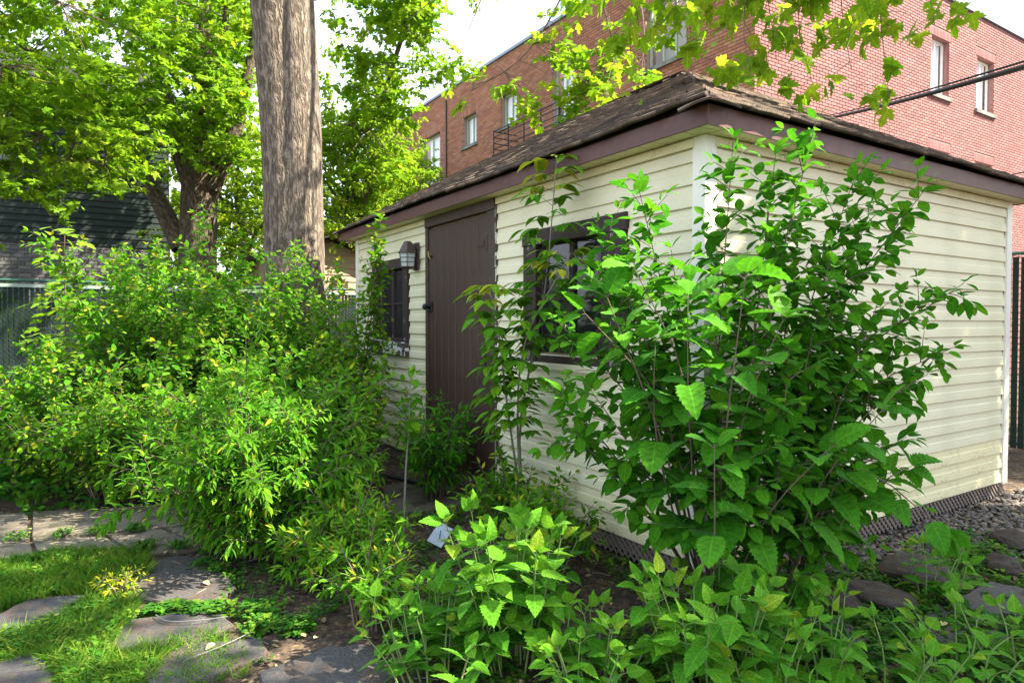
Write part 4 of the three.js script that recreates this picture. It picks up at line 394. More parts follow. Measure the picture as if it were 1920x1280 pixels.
// background trees and bushes beyond the fence
const backTree = (name, label, p, h, r, clumps, pal, t, seedN, kind = 'small', from = 0) => { seed(seedN); const P = new Plant(name, label, 'tree', p, pal); const top = V(p[0], h, p[2]); const tr = A3([[p[0], -.1, p[2]], [p[0] + .1, h * .35, p[2] - .05], [p[0] - .05, h * .7, p[2] + .1], [p[0], h * .95, p[2]]]); limb(P, tr, .05 + h * .014, .02, M.bark2, 10, 'trunk'); const S = []; for (let i = 0; i < 7; i++) { const a = i * 2.4, y = h * rr(.25, .6); const s = A3([[p[0], y, p[2]], [p[0] + Math.cos(a) * r * .4, y + h * .14, p[2] + Math.sin(a) * r * .4], [p[0] + Math.cos(a) * r * .8, y + h * .22, p[2] + Math.sin(a) * r * .8]]); S.push(s); limb(P, s, .02 + h * .005, .01, M.bark2, 6); } const list = lobe([p[0], h * .56, p[2]], [r, h * .46, r], clumps, 9, .32 * Math.max(1, r / 2), q => q.y > from, t); crown(P, kind, list, pal, 1); twigsTo(P, [...along(tr, 12), ...S.flatMap(s => along(s, 6))], list, 4, .009); P.finish(0, M.twig); };
backTree('young_tree', 'bright yellow-green young tree between the two trunks beyond the fence', [-14.2, 0, -.3], 6.4, 1.8, 170, 'far', 2.9, 75);
backTree('young_tree', 'feathery light green tree rising left of the brick building', [-15.6, 0, -4.5], 7.6, 1.4, 190, 'far', 2.9, 76);
backTree('young_tree', 'small bushy yellow-green tree in front of the brick wall end', [-18.2, 0, -6.2], 7.9, 1.2, 130, 'far', 2.9, 77);
backTree('young_tree', 'low leafy tree right behind the tan shed roof', [-15.6, 0, -2.6], 5.4, 1.4, 130, 'far', 2.9, 78);
backTree('young_tree', 'pale leafy bush in front of the grey brick base of the house', [-13.6, 0, 5.2], 3.3, 1.2, 70, 'far', 2.9, 79);
backTree('young_tree', 'leafy tree behind the slatted fence at the far end of the shed', [1.2, 0, -9.2], 5, 1.8, 90, 'far', 2.9, 80);
backTree('young_tree', 'dense tree behind the forking maple on the far lot', [-21, 0, 1.0], 10, 3.2, 200, 'far', 2.9, 82, 'maple');

backTree('young_tree', 'airy pale green tree between the fence and the tan shed', [-10.9, 0, -1.95], 7.4, 1.25, 130, 'far', 2.9, 84, 'small', 3.3);
// large maple at the right whose crown shades the shed; its lowest branches hang above the roof
{ seed(83); const P = new Plant('maple_tree', 'large maple whose bright leafy branches hang over the shed roof', 'tree', [6.9, 0, -8.2], 'maple'); limb(P, A3([[6.9, -.1, -8.2], [6.8, 3, -8.1], [6.5, 5.5, -7.8], [6.1, 8, -7.3]]), .38, .2, M.bark, 20, 'trunk');
  const S = [[[6.6, 4, -8], [4.6, 5.6, -6.4], [2.2, 6.2, -4.4], [.6, 5.8, -2.4], [-.4, 4.9, -1.5]], [[6.4, 5.6, -7.8], [4.4, 7.2, -6.4], [2.4, 7.6, -5.2]], [[6.5, 5, -7.8], [5.3, 6.8, -5.6], [4.6, 7.4, -3.8], [3.8, 7.2, -2.4]], [[6.2, 7, -7.5], [6.6, 8.6, -6.2], [6.8, 9.4, -5]], [[6.1, 8, -7.3], [4.8, 9.4, -6.4], [3.4, 10, -5.6]]].map(A3); S.forEach((s, i) => limb(P, s, i ? .13 : .12, .02, M.bark, 10));
  const list = [...lobe([4.4, 7.2, -6.6], [2.4, 1.4, 2.3], 140, 8, .42), ...lobe([4.7, 8.6, -7.1], [2.4, 1.1, 2.2], 80, 8, .42), ...lobe([6.2, 7.4, -4.4], [1.6, 1.2, 2.2], 60, 8, .42), ...lobe([4.0, 7.4, -2.9], [1.5, .9, 1.0], 6, 6, .3), ...lobe([1.0, 7.2, -1.3], [1.8, .7, 1.0], 14, 6, .3)]; crown(P, 'maple', list, 'maple', 1.1); twigsTo(P, S.flatMap(s => along(s, 12)), list, 4, .012);
  // hanging twigs with single leaves
  const H = [[[-.4, 4.9, -1.5], [-.75, 4.3, -.8], [-1.0, 3.75, -.4], [-.98, 3.35, -.35]], [[-.3, 4.9, -1.5], [-.6, 4.2, -.9], [-.74, 3.6, -.66], [-.68, 3.15, -.66]], [[-.2, 5.0, -1.6], [-.4, 4.1, -1.0], [-.5, 3.5, -.95], [-.45, 3.12, -1.0]], [[0, 5.0, -1.8], [-.25, 4.1, -1.3], [-.28, 3.5, -1.25], [-.2, 3.1, -1.3]], [[0.1, 5.1, -1.9], [-.12, 4.2, -1.5], [-.12, 3.6, -1.5], [-.05, 3.2, -1.5]], [[.2, 5.2, -2], [.0, 4.3, -1.7], [.02, 3.6, -1.72], [.1, 3.0, -1.7]], [[.4, 5.3, -2.2], [.2, 4.4, -2.1], [.1, 3.9, -2.2], [.12, 3.62, -2.25]], [[-.5, 4.8, -1.4], [-1.05, 4.2, -.6], [-1.2, 3.8, -.15]], [[-.2, 4.9, -1.6], [-.55, 4, -.75], [-.85, 3.5, -.45]], [[0, 5, -1.8], [-.4, 4, -1.1], [-.38, 3.3, -1.15]], [[.1, 5, -1.8], [-.1, 4.1, -1.35], [-.35, 3.55, -1.35]], [[.6, 5.6, -3.0], [.35, 4.6, -3.1], [.4, 4.1, -3.3]], [[-.3, 4.9, -1.5], [-.5, 4.3, -1.2], [-.62, 3.7, -.8]], [[0, 5, -1.7], [-.3, 4.3, -1.4], [-.25, 3.75, -1.6]], [[.1, 5, -1.9], [-.05, 4.3, -1.8], [-.1, 3.7, -1.75]], [[-.2, 4.9, -1.5], [-.75, 4.1, -.95], [-.95, 3.6, -.65]]].map(A3);
  for (const h of H) { P.stem(h, .008, .002, M.twig, 'branch'); const c = new THREE.CatmullRomCurve3(h, false, 'centripetal'); for (let i = 0; i < 13; i++) { const t = .25 + .75 * i / 12.5, p = c.getPointAt(Math.min(1, t)); const d = V(gauss(), -.25 + gauss() * .5, gauss()).normalize(), e = p.clone().addScaledVector(d, rr(.14, .38)); P.twig([p, p.clone().lerp(e, .5).add(V(0, .02, 0)), e], .0025, .001); for (let k = 0; k < 4; k++) { const q = p.clone().lerp(e, .3 + k * .22), dd = V(gauss(), -.75 + gauss() * .5, gauss()).normalize(); const s = q.clone().addScaledVector(dd, rr(.03, .07)); P.twig([q, s], .0012, .0008); P.leaf('maple', s, V(gauss() * .7, -.55 + gauss() * .5, gauss() * .7), V(gauss() * .9, .7, gauss() * .9), rr(.09, .15), 3 + gauss() * 1.1); } } }
  P.finish(300, M.twig); }

// ---------------------------------------------------------------- shrubs and garden plants
const outside = p => !(p.x > -L - .05 && p.x < .06 && p.z < .06 && p.y < 2.6);
const TWO = { t0: .3, twigEvery: .085, twigLen: [.12, .34], pitch: 1.0, keep: outside };
// big oval-leaved shrub at the shed corner
{ seed(101); const P = new Plant('leafy_shrub', 'tall shrub with small oval leaves growing against the shed corner', 'shrub', [.3, 0, -.05], 'bush');
  const S = [[[.13, 0, .03], [.26, 1.23, .19], [.31, 2.41, .15]], [[.07, 0, 0], [.21, 1.1, .36], [.09, 2.18, .59]], [[.22, 0, -.11], [.29, 1.23, -.04], [.39, 2.35, -.08]], [[.29, 0, -.1], [.42, 1.45, .01], [.56, 2.49, -.16]], [[.34, 0, -.17], [.42, 1.36, -.25], [.57, 2.32, -.53]], [[.38, 0, -.11], [.54, 1.37, -.26], [.67, 2.1, -.49]], [[.37, 0, -.21], [.52, 1.5, -.42], [.77, 2.22, -.84]], [[.41, 0, -.16], [.54, 1.17, -.35], [.88, 1.7, -.99]], [[.43, 0, -.18], [.58, 1.06, -.49], [.81, 1.36, -1.05]], [[.47, 0, -.12], [.64, .96, -.39], [.84, 1.23, -.71]], [[.48, 0, -.14], [.63, .69, -.36], [.79, .91, -.61]], [[.19, 0, .07], [.33, 1.12, .45], [.26, 1.84, .53]], [[.17, 0, .1], [.24, 1.04, .5], [.15, 1.61, .7]], [[.2, 0, .17], [.21, .79, .65], [.05, 1.2, .88]], [[.09, 0, .09], [.04, .61, .55], [-.16, .96, .85]], [[.27, 0, -.18], [.24, 1.09, -.33], [.28, 2.04, -.45]], [[.37, 0, -.09], [.55, 1.13, -.07], [.62, 1.85, -.21]], [[.31, 0, .01], [.48, 1.09, .21], [.48, 1.81, .18]], [[.32, 0, .11], [.47, 1.01, .42], [.44, 1.7, .44]], [[.44, 0, -.08], [.64, .98, -.2], [.75, 1.61, -.41]], [[.33, 0, .2], [.41, .64, .53], [.34, 1.01, .63]], [[.37, 0, .14], [.57, .71, .47], [.54, 1.12, .5]], [[.43, 0, .05], [.62, .76, .2], [.64, 1.38, .15]], [[.5, 0, .05], [.64, .43, .01], [.7, .74, -.1]], [[.26, 0, -.05], [.33, .64, -.26], [.39, 1.45, -.59]], [[.29, 0, -.1], [.5, .67, -.34], [.64, 1.28, -.68]], [[.05, 0, .02], [.09, 1.12, .46], [-.26, 1.79, .68]], [[.04, 0, .03], [0, 1.06, .51], [-.36, 1.51, .76]], [[.04, 0, .03], [.04, 1.4, .52], [-.17, 2.01, .63]], [[.04, 0, .05], [-.1, .81, .58], [-.45, 1.15, .73]]];
  for (const s of S) branchy(P, A3(s), { ...TWO, t0: s[2][0] < .36 ? .5 : .16, kind: 'oval', len: [.078, .13], space: .054, lift: -.25, r: .008, tint: 1, twigEvery: .08, twigLen: [.13, .34], taper: .4, t1: .45 }); P.finish(300); }
// broad-leaved sapling mixed in front of it
{ seed(102); const P = new Plant('broad_leaf_sapling', 'sapling with very large drooping toothed leaves in front of the shed corner shrub', 'sapling', [.3, 0, .1], 'broad');
  for (const s of [[[.06, 0, .14], [.37, .89, .67], [.25, 1.6, .92]], [[.25, 0, .22], [.62, 1.04, .56], [.65, 1.69, .48]], [[.47, 0, -.12], [.75, .72, .1], [.93, 1.09, -.1]], [[.48, 0, -.14], [.81, .81, -.09], [1.04, .54, -.44]], [[.34, 0, .3], [.67, .61, .69], [.69, .97, .72]], [[.13, 0, .17], [.38, 1.02, .75], [.41, 1.41, .78]], [[.19, 0, .2], [.53, 1.13, .7], [.55, 1.59, .73]], [[.47, 0, -.12], [.78, .66, -.23], [.89, .79, -.41]], [[.06, 0, .14], [.32, 1.11, .65], [.12, 1.53, .94]], [[.12, 0, .18], [.44, 1.26, .64], [.31, 1.74, .82]], [[.3, 0, .25], [.63, 1.12, .44], [.71, 1.5, .3]], [[.32, 0, .23], [.71, .68, .35], [.87, .95, .18]]]) { P.stem(A3(s), .007, .002, M.twig); leafy(P, A3(s), { kind: 'broad', len: [.14, .225], space: .09, t0: .38, alt: true, pitch: 1.0, lift: -.45, pet: .03, tint: 1.4, young: .8, taper: .3 }); } P.finish(200); }
// ash sapling with feathered leaves before the right window
function compound(P, p, d, n, len, size, tint) { const e = p.clone().addScaledVector(d, len); e.y -= len * .28; const m = p.clone().lerp(e, .5); m.y += len * .1; P.twig([p, m, e], .002, .001); const c = new THREE.CatmullRomCurve3([p, m, e]); const side = V(0, 0, 0).crossVectors(d, UP).normalize(); for (let i = 0; i < n; i++) { const t = .42 + .5 * i / n, q = c.getPoint(t), Tn = c.getTangent(t); for (const s of [-1, 1]) { const dd = Tn.clone().multiplyScalar(.55).addScaledVector(side, s * .85); dd.y -= rr(.1, .5); P.leaf('leaflet', q, dd, V(rr(-.3, .3), 1, rr(-.3, .3)), size * rr(.8, 1.1), tint + rr(-1, 1)); } } const Tn = c.getTangent(1); Tn.y -= .3; P.leaf('leaflet', e, Tn, UP, size * 1.1, tint + rr(-1, 1)); }
{ seed(103); const P = new Plant('ash_sapling', 'slender ash sapling with feathered leaves in front of the right shed window', 'sapling', [-1.55, 0, .16], 'spirea');
  for (const s of [[[-1.56, 0, .15], [-1.4, .75, .3], [-1.21, 1.66, .23], [-1.1, 2.62, .2]], [[-1.55, 0, .16], [-1.42, .87, .39], [-1.44, 1.51, .47], [-1.5, 1.75, .5]], [[-1.51, 0, .18], [-1.4, .75, .32], [-1.23, 1.36, .37], [-.95, 1.95, .2]]]) { const a = A3(s); P.stem(a, .011, .003, M.greystem); const c = new THREE.CatmullRomCurve3(a, false, 'centripetal'); for (let i = 0; i < 18; i++) { const t = .38 + .6 * i / 17, p = c.getPointAt(t), az = rr(0, 6.28); for (const k of [0, Math.PI]) { const d = V(Math.cos(az + k), .55, Math.sin(az + k) * .7 + .25).normalize(); compound(P, p, d, 3, rr(.16, .3) * (1.15 - .3 * t), rr(.09, .14), t > .9 ? 3.6 : 1.8); } } } P.finish(300); }
{ seed(104); const P = new Plant('weigela_shrub', 'dark pointed-leaf shrub growing in front of the brown door', 'shrub', [-2.55, 0, .42], 'bush'); bush(P, { ...TWO, stems: 20, h: .92, spread: .42, kind: 'lance', len: [.08, .13], space: .05, twigEvery: .1, twigLen: [.1, .24], lift: -.15, tint: 1, t0: .15 }); P.finish(300); }
{ seed(105); const P = new Plant('young_sapling', 'thin grey-stemmed sapling left of the door with a leafy top', 'sapling', [-1.85, 0, 1.0], 'spirea'); branchy(P, A3([[-1.85, 0, 1.0], [-1.99, .4, .92], [-2.06, .75, .86], [-2.08, 1.12, .84]]), { ...TWO, t0: .5, t1: .5, kind: 'oval', len: [.08, .12], space: .07, r: .012, mat: M.greystem, twigEvery: .06, twigLen: [.12, .28], tint: 2 }); P.finish(150); }
// tall shoots at the left window
{ seed(106); const P = new Plant('climbing_shoot', 'tall upright leafy shoots rising past the left shed window', 'shrub', [-3.45, 0, .85], 'spirea'); for (const s of [[[-3.58, 0, .77], [-3.45, 1.27, .66], [-3.33, 1.91, .62], [-3.2, 2.52, .62]], [[-3.55, 0, .8], [-3.42, 1.27, .7], [-3.32, 1.85, .66], [-3.24, 2.3, .66]], [[-3.52, 0, .74], [-3.44, 1.2, .62], [-3.36, 1.7, .58], [-3.28, 2.1, .56]], [[-3.4, 0, .9], [-3.38, 1.3, .8], [-3.33, 1.8, .78]], [[-3.24, 0, .99], [-3.33, 1.52, .95], [-3.45, 2.05, .94]], [[-3.5, 0, 1.1], [-3.6, 1.1, 1.1], [-3.75, 1.75, 1.1]], [[-3.3, 0, 1.2], [-3.2, .9, 1.2], [-3.1, 1.35, 1.2]], [[-3.2, 0, 1.0], [-2.95, .7, .9], [-2.75, 1.05, .9]], [[-3.5, 0, .8], [-3.35, .8, .6], [-3.25, 1.3, .55]]]) branchy(P, A3(s), { ...TWO, t0: .15, t1: .2, kind: 'oval', len: [.06, .1], space: .055, twigEvery: .05, twigLen: [.08, .2], tint: 2.2 }); P.finish(300); }
// the wall of shrubs on the left
const big = (n, name, label, base, o, most = 300) => { seed(n); const P = new Plant(name, label, 'shrub', base, 'spirea', 'shrubs along the fence'); bush(P, { ...TWO, kind: 'oval', len: [.065, .1], space: .05, twigEvery: .058, twigLen: [.14, .42], t0: .04, tint: 1.6, ...o }); P.finish(most); };
big(111, 'honeysuckle_shrub', 'tall shrub in front of the forking maple and the fence', [-5.1, 0, 2.35], { stems: 34, h: 2.55, spread: 1.1 });
big(112, 'honeysuckle_shrub', 'tall leafy shrub in front of the thick grey-brown trunk', [-4.7, 0, 1.35], { stems: 32, h: 2.35, spread: 1.0 });
big(113, 'honeysuckle_shrub', 'rounded shrub between the thick trunk and the shed window', [-4.2, 0, 1.15], { stems: 26, h: 1.9, spread: .8 });
big(114, 'honeysuckle_shrub', 'mid-green shrub rising before the dark slatted fence', [-4.6, 0, 3.1], { stems: 22, h: 1.35, spread: .95 });
big(115, 'honeysuckle_shrub', 'low shrub overhanging the concrete slabs', [-3.9, 0, 2.65], { stems: 24, h: 1.1, spread: .75, len: [.055, .085] });
big(116, 'honeysuckle_shrub', 'leafy shrub at the foot of the dark slatted fence', [-5.6, 0, 4.15], { stems: 20, h: 1.05, spread: 1.0, len: [.07, .11] });
big(117, 'honeysuckle_shrub', 'thin shrub behind the tallest one, close to the fence', [-6.6, 0, 2.2], { stems: 18, h: 2.4, spread: 1.1 }, 200);
big(118, 'honeysuckle_shrub', 'loose shrub between the narrow-leaved bush and the brown door', [-2.95, 0, 1.2], { stems: 16, h: 1.15, spread: .5 }, 200);
// spirea in the middle
{ seed(121); const P = new Plant('spirea_bush', 'dense narrow-leaved bush spilling over the edge of the slab path', 'shrub', [-2.05, 0, 1.95], 'spirea'); bush(P, { ...TWO, stems: 64, h: 1.34, spread: .92, kind: 'lance', len: [.08, .125], space: .045, twigEvery: .065, twigLen: [.1, .26], tint: 1.2, t0: .05, lift: -.1, arch: .15 }); P.finish(300); }
big(119, 'honeysuckle_shrub', 'wild shrub joining the narrow-leaved bush to the shrubs along the fence', [-3.1, 0, 1.75], { stems: 20, h: 1.45, spread: .7 }, 250);
low0();
function low0() { seed(129); const P = new Plant('young_spirea', 'low leafy suckers round the foot of the narrow-leaved bush', 'shrub', [-1.85, 0, 1.85], 'spirea'); bush(P, { ...TWO, stems: 34, h: .42, spread: .55, kind: 'lance', len: [.07, .11], space: .045, twigEvery: .08, twigLen: [.08, .18], tint: 1, t0: .1, lift: 0 }); P.finish(150, M.greenstem); }
const low = (n, label, base, o, most = 200) => { seed(n); const P = new Plant('young_spirea', label, 'shrub', base, 'spirea'); bush(P, { ...TWO, stems: 16, h: .55, spread: .32, kind: 'lance', len: [.07, .11], space: .045, twigEvery: .1, twigLen: [.07, .16], t0: .2, lift: 0, tint: 1.7, ...o }); P.finish(most, M.greenstem); };
low(122, 'bright young bush beside the white plant tag', [-1.05, 0, 1.66], { stems: 20, h: .55, spread: .3 });
low(123, 'low light green bush between the flagstones and the plant tag', [-.55, 0, 1.75], { stems: 18, h: .42, spread: .36, len: [.06, .1] });
low(124, 'pale low bush at the edge of the dark flagstones', [-1.25, 0, 1.85], { stems: 12, h: .42, spread: .28 });
low(125, 'leafy young bush growing against the siding right of the door', [-1.35, 0, .42], { stems: 20, h: .55, spread: .42, kind: 'leaflet', len: [.07, .11] });
low(126, 'small leafy bush below the right shed window', [-.75, 0, .45], { stems: 14, h: .5, spread: .34, kind: 'leaflet', len: [.07, .1] });
low(127, 'reddish-tipped seedling bush growing in the grass', [-1.62, 0, 2.75], { stems: 12, h: .17, spread: .12, len: [.03, .05], space: .025, twigEvery: .05, twigLen: [.03, .06], tint: 3.6 }, 80);
low(128, 'low bush hiding the foot of the slab path', [-1.55, 0, 1.35], { stems: 12, h: .4, spread: .3 });
// broad nettle-like perennials in the foreground
const nettle = (n, label, base, k, h, sp, len, most = 200) => { seed(n); const P = new Plant('nettle_clump', label, 'plant', base, 'nettle', 'toothed-leaf plants'); for (let i = 0; i < k; i++) { const a = rr(0, 6.28), r = sp * Math.sqrt(rnd()), hh = h * rr(.65, 1); const p0 = P.b.clone().add(V(Math.cos(a) * r * .5, 0, Math.sin(a) * r * .5)), p2 = P.b.clone().add(V(Math.cos(a) * r, hh, Math.sin(a) * r)), p1 = p0.clone().lerp(p2, .5).add(V(gauss() * .02, .03, gauss() * .02)); P.stem([p0, p1, p2], .005, .0025, M.greenstem); leafy(P, [p0, p1, p2], { kind: 'nettle', len, space: .085, t0: .3, pitch: 1.15, lift: -.25, pet: .025, tint: 1.8, young: .9, taper: .35 }); } P.finish(most, M.greenstem); };
nettle(131, 'bright toothed-leaf clump standing before the siding with its tops in the sun', [.1, 0, 1.32], 19, .64, .32, [.11, .16]);
nettle(132, 'toothed-leaf clump under the shed corner shrub', [.72, 0, .78], 17, .5, .3, [.12, .16]);
nettle(133, 'toothed-leaf clump behind the bright one, beside the siding', [-.42, 0, .9], 14, .38, .28, [.1, .14]);
nettle(134, 'low toothed-leaf plants next to the dark flagstone', [.15, 0, 1.72], 12, .34, .3, [.08, .12]);
nettle(135, 'low toothed-leaf plants among creeping ground cover below the corner shrub', [.95, 0, .3], 11, .3, .3, [.08, .12]);
nettle(136, 'scattered low plants beside the flat stones', [1.25, 0, -.15], 9, .26, .3, [.06, .1]);
nettle(137, 'small plants between the round rocks and the gravel', [.8, 0, -.85], 6, .3, .25, [.09, .13], 60);
nettle(138, 'leafy plant leaning in over the flat stones', [1.42, 0, -.95], 5, .5, .18, [.1, .14], 60);
nettle(139, 'broad leaves at the foot of the fence left of the low overhanging shrub', [-4.9, 0, 4.2], 9, .75, .4, [.13, .2], 80);
for (const [i, [x, z, k, h, sp, l]] of [[.42, 1.12, 7, .34, .25, 'right beside the bright tall clump'], [-.1, 1.6, 12, .3, .22, 'between the bright clump and the pale bush'], [.95, .72, 8, .3, .25, 'before the clump under the corner shrub'], [.35, .55, 7, .26, .25, 'against the foot of the broad-leaved sapling'], [.6, 1.35, 10, .26, .22, 'as the shortest one before the bright clump'], [1.2, .25, 6, .26, .25, 'on open ground before the flat stones'], [.62, .3, 8, .3, .25, 'beneath the stems of the corner shrub'], [1.35, -.45, 8, .26, .25, 'beside the larger flat stone']].entries()) nettle(171 + i, 'low toothed-leaf plant growing ' + l, [x, 0, z], k, h, sp, [.08, .125], 90);
// maple sapling before the dark fence
{ seed(141); const P = new Plant('maple_sapling', 'young maple sapling with tiers of lobed leaves before the dark fence', 'sapling', [-5.57, 0, 3.05], 'maple'); const s = A3([[-5.57, 0, 3.05], [-5.4, 1.0, 3.05], [-5.36, 1.7, 3.05], [-5.29, 2.35, 3.04]]); P.stem(s, .014, .004, M.twig); const c = new THREE.CatmullRomCurve3(s); for (let i = 0; i < 15; i++) { const t = .42 + .58 * i / 14, p = c.getPoint(t); for (let k = 0; k < 4; k++) { const a = rr(0, 6.28), d = V(Math.cos(a), rr(-.1, .25), Math.sin(a)), q = p.clone().addScaledVector(d, rr(.1, .32)); P.twig([p, q], .002, .001); P.leaf('maple', q, V(d.x, -.35, d.z), UP.clone().add(V(gauss() * .3, 0, gauss() * .3)), rr(.1, .16), 2 + gauss()); } } P.finish(100); }

// ---------------------------------------------------------------- ground cover, grass, litter, stones
function scatter(name, label, geo, mat, n, where, put, cols) { const I = new THREE.InstancedMesh(geo, mat, n), o = new THREE.Object3D(); for (let i = 0; i < n; i++) { const [x, z] = where(); o.position.set(x, 0, z); o.scale.setScalar(1); put(o); o.updateMatrix(); I.setMatrixAt(i, o.matrix); if (cols) I.setColorAt(i, pick(cols).clone().multiplyScalar(rr(.8, 1.2))); } I.name = numbered(name); I.userData.kind = 'stuff'; I.userData.label = label; I.castShadow = I.receiveShadow = true; scene.add(I); return I; }
{ seed(151); const tuft = () => { const gs = []; for (let i = 0; i < 12; i++) { const a = rr(0, 6.28), r = rr(0, .04), h = rr(.03, .1), b = rr(.01, .09), w = rr(.0018, .0045), x = Math.cos(a) * r, z = Math.sin(a) * r, t = rr(0, 6.28), cx = Math.cos(t) * w, cz = Math.sin(t) * w, dx = Math.cos(a + rr(-.6, .6)) * b, dz = Math.sin(a) * b; const P = [x - cx, 0, z - cz, x + cx, 0, z + cz, x + dx * .35 + cx, h * .6, z + dz * .35 + cz, x + dx * .35 - cx, h * .6, z + dz * .35 - cz, x + dx, h, z + dz]; const g = new THREE.BufferGeometry(); g.setAttribute('position', new THREE.Float32BufferAttribute(P, 3)); g.setAttribute('uv', new THREE.Float32BufferAttribute([0, .4, 0, .6, .5, .6, .5, .4, 1, .5], 2)); g.setIndex([0, 1, 2, 0, 2, 3, 3, 2, 4]); g.computeVertexNormals(); gs.push(g); } return mergeGeometries(gs); };
  const gm = leafM(lin(1, 1, 1), T.grain, .1), gc = [[.09, .24, .016], [.12, .29, .018], [.16, .33, .02], [.24, .34, .04]].map(c => lin(...c)); const A = [[-2.6, 3.6], [-2.62, 3.1], [-2.37, 2.6], [-1.95, 2.6], [-1.8, 2.85], [-1.8, 3.6]], B = [[-1.4, 3.6], [-1.42, 3.08], [-1.69, 2.86], [-1.52, 2.7], [-1.1, 2.78], [-.88, 2.82], [-.82, 2.62], [-.55, 2.72], [-.55, 2.95], [-.85, 3.02], [-1.1, 3.1], [-1.0, 3.6]], C = [[-.95, 2.7], [-.9, 2.4], [-.55, 2.25], [-.42, 2.35], [-.45, 2.75], [-.5, 2.9]], E = [[-2.7, 4.6], [-2.6, 3.4], [-1, 3.4], [-.4, 3.6], [-.4, 4.6]];
  const inP = (P, x0, x1, z0, z1) => () => { for (let i = 0; i < 60; i++) { const x = rr(x0, x1), z = rr(z0, z1); if (inPoly(x, z, P)) return [x, z]; } return [P[0][0], P[0][1]]; };
  const t1 = tuft(), t2 = tuft(), t3 = tuft(); const put = o => { o.position.y = -.022; o.rotation.set(rr(-.2, .2), rr(0, 6.28), rr(-.2, .2)); o.scale.setScalar(rr(.6, 1.2)); };
  scatter('grass', 'soft green grass growing beside the concrete slabs', t1, gm, 1500, inP(A, -2.7, -1.75, 2.5, 3.6), put, gc); scatter('grass', 'long green grass growing between the flagstones', t2, gm, 1500, inP(B, -1.75, -.5, 2.6, 3.6), put, gc); scatter('grass', 'sparse grass along the edge of the front flagstones', t3, gm, 260, inP(C, -1, -.4, 2.2, 2.9), o => { put(o); o.scale.multiplyScalar(.75); }, gc); scatter('grass', 'lawn grass beyond the flagstones', t1, gm, 1400, inP(E, -2.7, -.4, 3.4, 4.6), put, gc);
  // clover and creeping cover: small rosettes
  const ros = () => { const gs = []; for (let i = 0; i < 9; i++) { const a = rr(0, 6.28), r = rr(0, .05), l = rr(.018, .034); const g = pick(GEO.round).clone(); g.scale(l, l, l); g.rotateZ(rr(-.3, .2)); g.rotateY(a); g.translate(Math.cos(a) * r, rr(.01, .05), Math.sin(a) * r); gs.push(g.toNonIndexed()); } return mergeGeometries(gs); };
  const cm = leafM(lin(1, 1, 1), T.leaf, .2), cc = MATS.cover.col, r1 = ros(), r2 = ros(), pc = o => { o.position.y = -.015; o.rotation.y = rr(0, 6.28); o.scale.setScalar(rr(.6, 1.25)); };
  const near = (c, r) => () => { const k = pick(c); return [k[0] + gauss() * r, k[1] + gauss() * r]; };
  scatter('clover', 'clover and weeds mixed into the grass', r2, cm, 420, () => rnd() < .5 ? inP(A, -2.7, -1.75, 2.5, 3.6)() : inP(B, -1.75, -.5, 2.6, 3.6)(), o => { pc(o); o.position.y = .01; }, cc);
  scatter('clover', 'weeds rooted in the joints between the concrete slabs', r2, cm, 260, near([[-2.87, 2.6], [-2.95, 2.85], [-3.0, 3.05], [-3.08, 3.3], [-2.8, 2.2], [-2.78, 1.8], [-2.4, 2.6], [-2.3, 2.4], [-2.5, 3.2], [-2.25, 2.1], [-3.4, 2.3], [-3.7, 2.9]], .05), o => { pc(o); o.position.y = .015; }, cc);
  scatter('clover', 'clover creeping along the edges of the flagstones', r1, cm, 420, near([[-1.3, 2.6], [-1.25, 2.5], [-1.18, 2.42], [-1.15, 2.35], [-1.05, 2.2], [-.95, 2.15], [-1.75, 2.25], [-1.9, 2.3], [-.85, 2.2], [-1.95, 2.7], [-2.3, 2.2], [-.75, 2.05]], .05), pc, cc);
  scatter('ground_cover', 'small-leaved ground cover under the bushes', r2, cm, 3200, () => { for (let i = 0; i < 50; i++) { const x = rr(-2.2, 2.2), z = rr(-1.2, 2.3); if (x < .05 && z < .08) continue; if (Math.hypot(x - EYE.x, z - EYE.z) < 1.2) continue; if (fbm(x / 6 + .5, z / 6 + .5, 12, 2, 9) < .47) continue; if (x < -.9 && z > .2 && rnd() < .4) continue; if (x < .4 && x > -.6 && z > 1.75 && rnd() < .9) continue; return [x, z]; } return [1, 1]; }, pc, cc);
  scatter('ground_cover', 'weeds among the flat stones on the shady side', r1, cm, 1700, () => { for (;;) { const x = rr(.35, 1.9), z = rr(-2.4, .9); if (Math.hypot(x - EYE.x, z - EYE.z) < 1.3) continue; if (inPoly(x, z, [[.84, -1.0], [.84, -1.46], [1.03, -1.5], [1.16, -1.2], [1.04, -.88]]) && rnd() < .9) continue; return [x, z]; } }, pc, cc);
  scatter('ground_cover', 'weeds under the shrubs along the fence', SPR.small[0], sprayM, 700, () => [rr(-9.4, -3.8), rr(.9, 5.6)], o => { o.position.y = rr(.02, .25); o.rotation.set(rr(-.4, .4), rr(0, 6.28), rr(-.2, .5)); o.scale.setScalar(rr(.6, 1)); }, cc);
  // leaf litter and twigs
  const lit = GEO.oval[1].clone(); lit.scale(.04, .04, .04); scatter('leaf_litter', 'brown dead leaves and chaff on the soil', lit, std(lin(1, 1, 1), { side: THREE.DoubleSide, roughness: .9 }), 2600, () => { for (;;) { const x = rr(-3.6, 2), z = rr(-3.5, 3); if (x < .05 && z < .05) continue; return [x, z]; } }, o => { o.position.y = rr(-.012, .004) + (o.position.x < -1.9 ? .012 : 0); o.rotation.set(rr(-.5, .5), rr(0, 6.28), rr(-.5, .5)); o.scale.setScalar(rr(.3, 1.0)); }, [[.12, .08, .045], [.2, .14, .07], [.07, .045, .03], [.28, .2, .1], [.36, .28, .1]].map(c => lin(...c)));
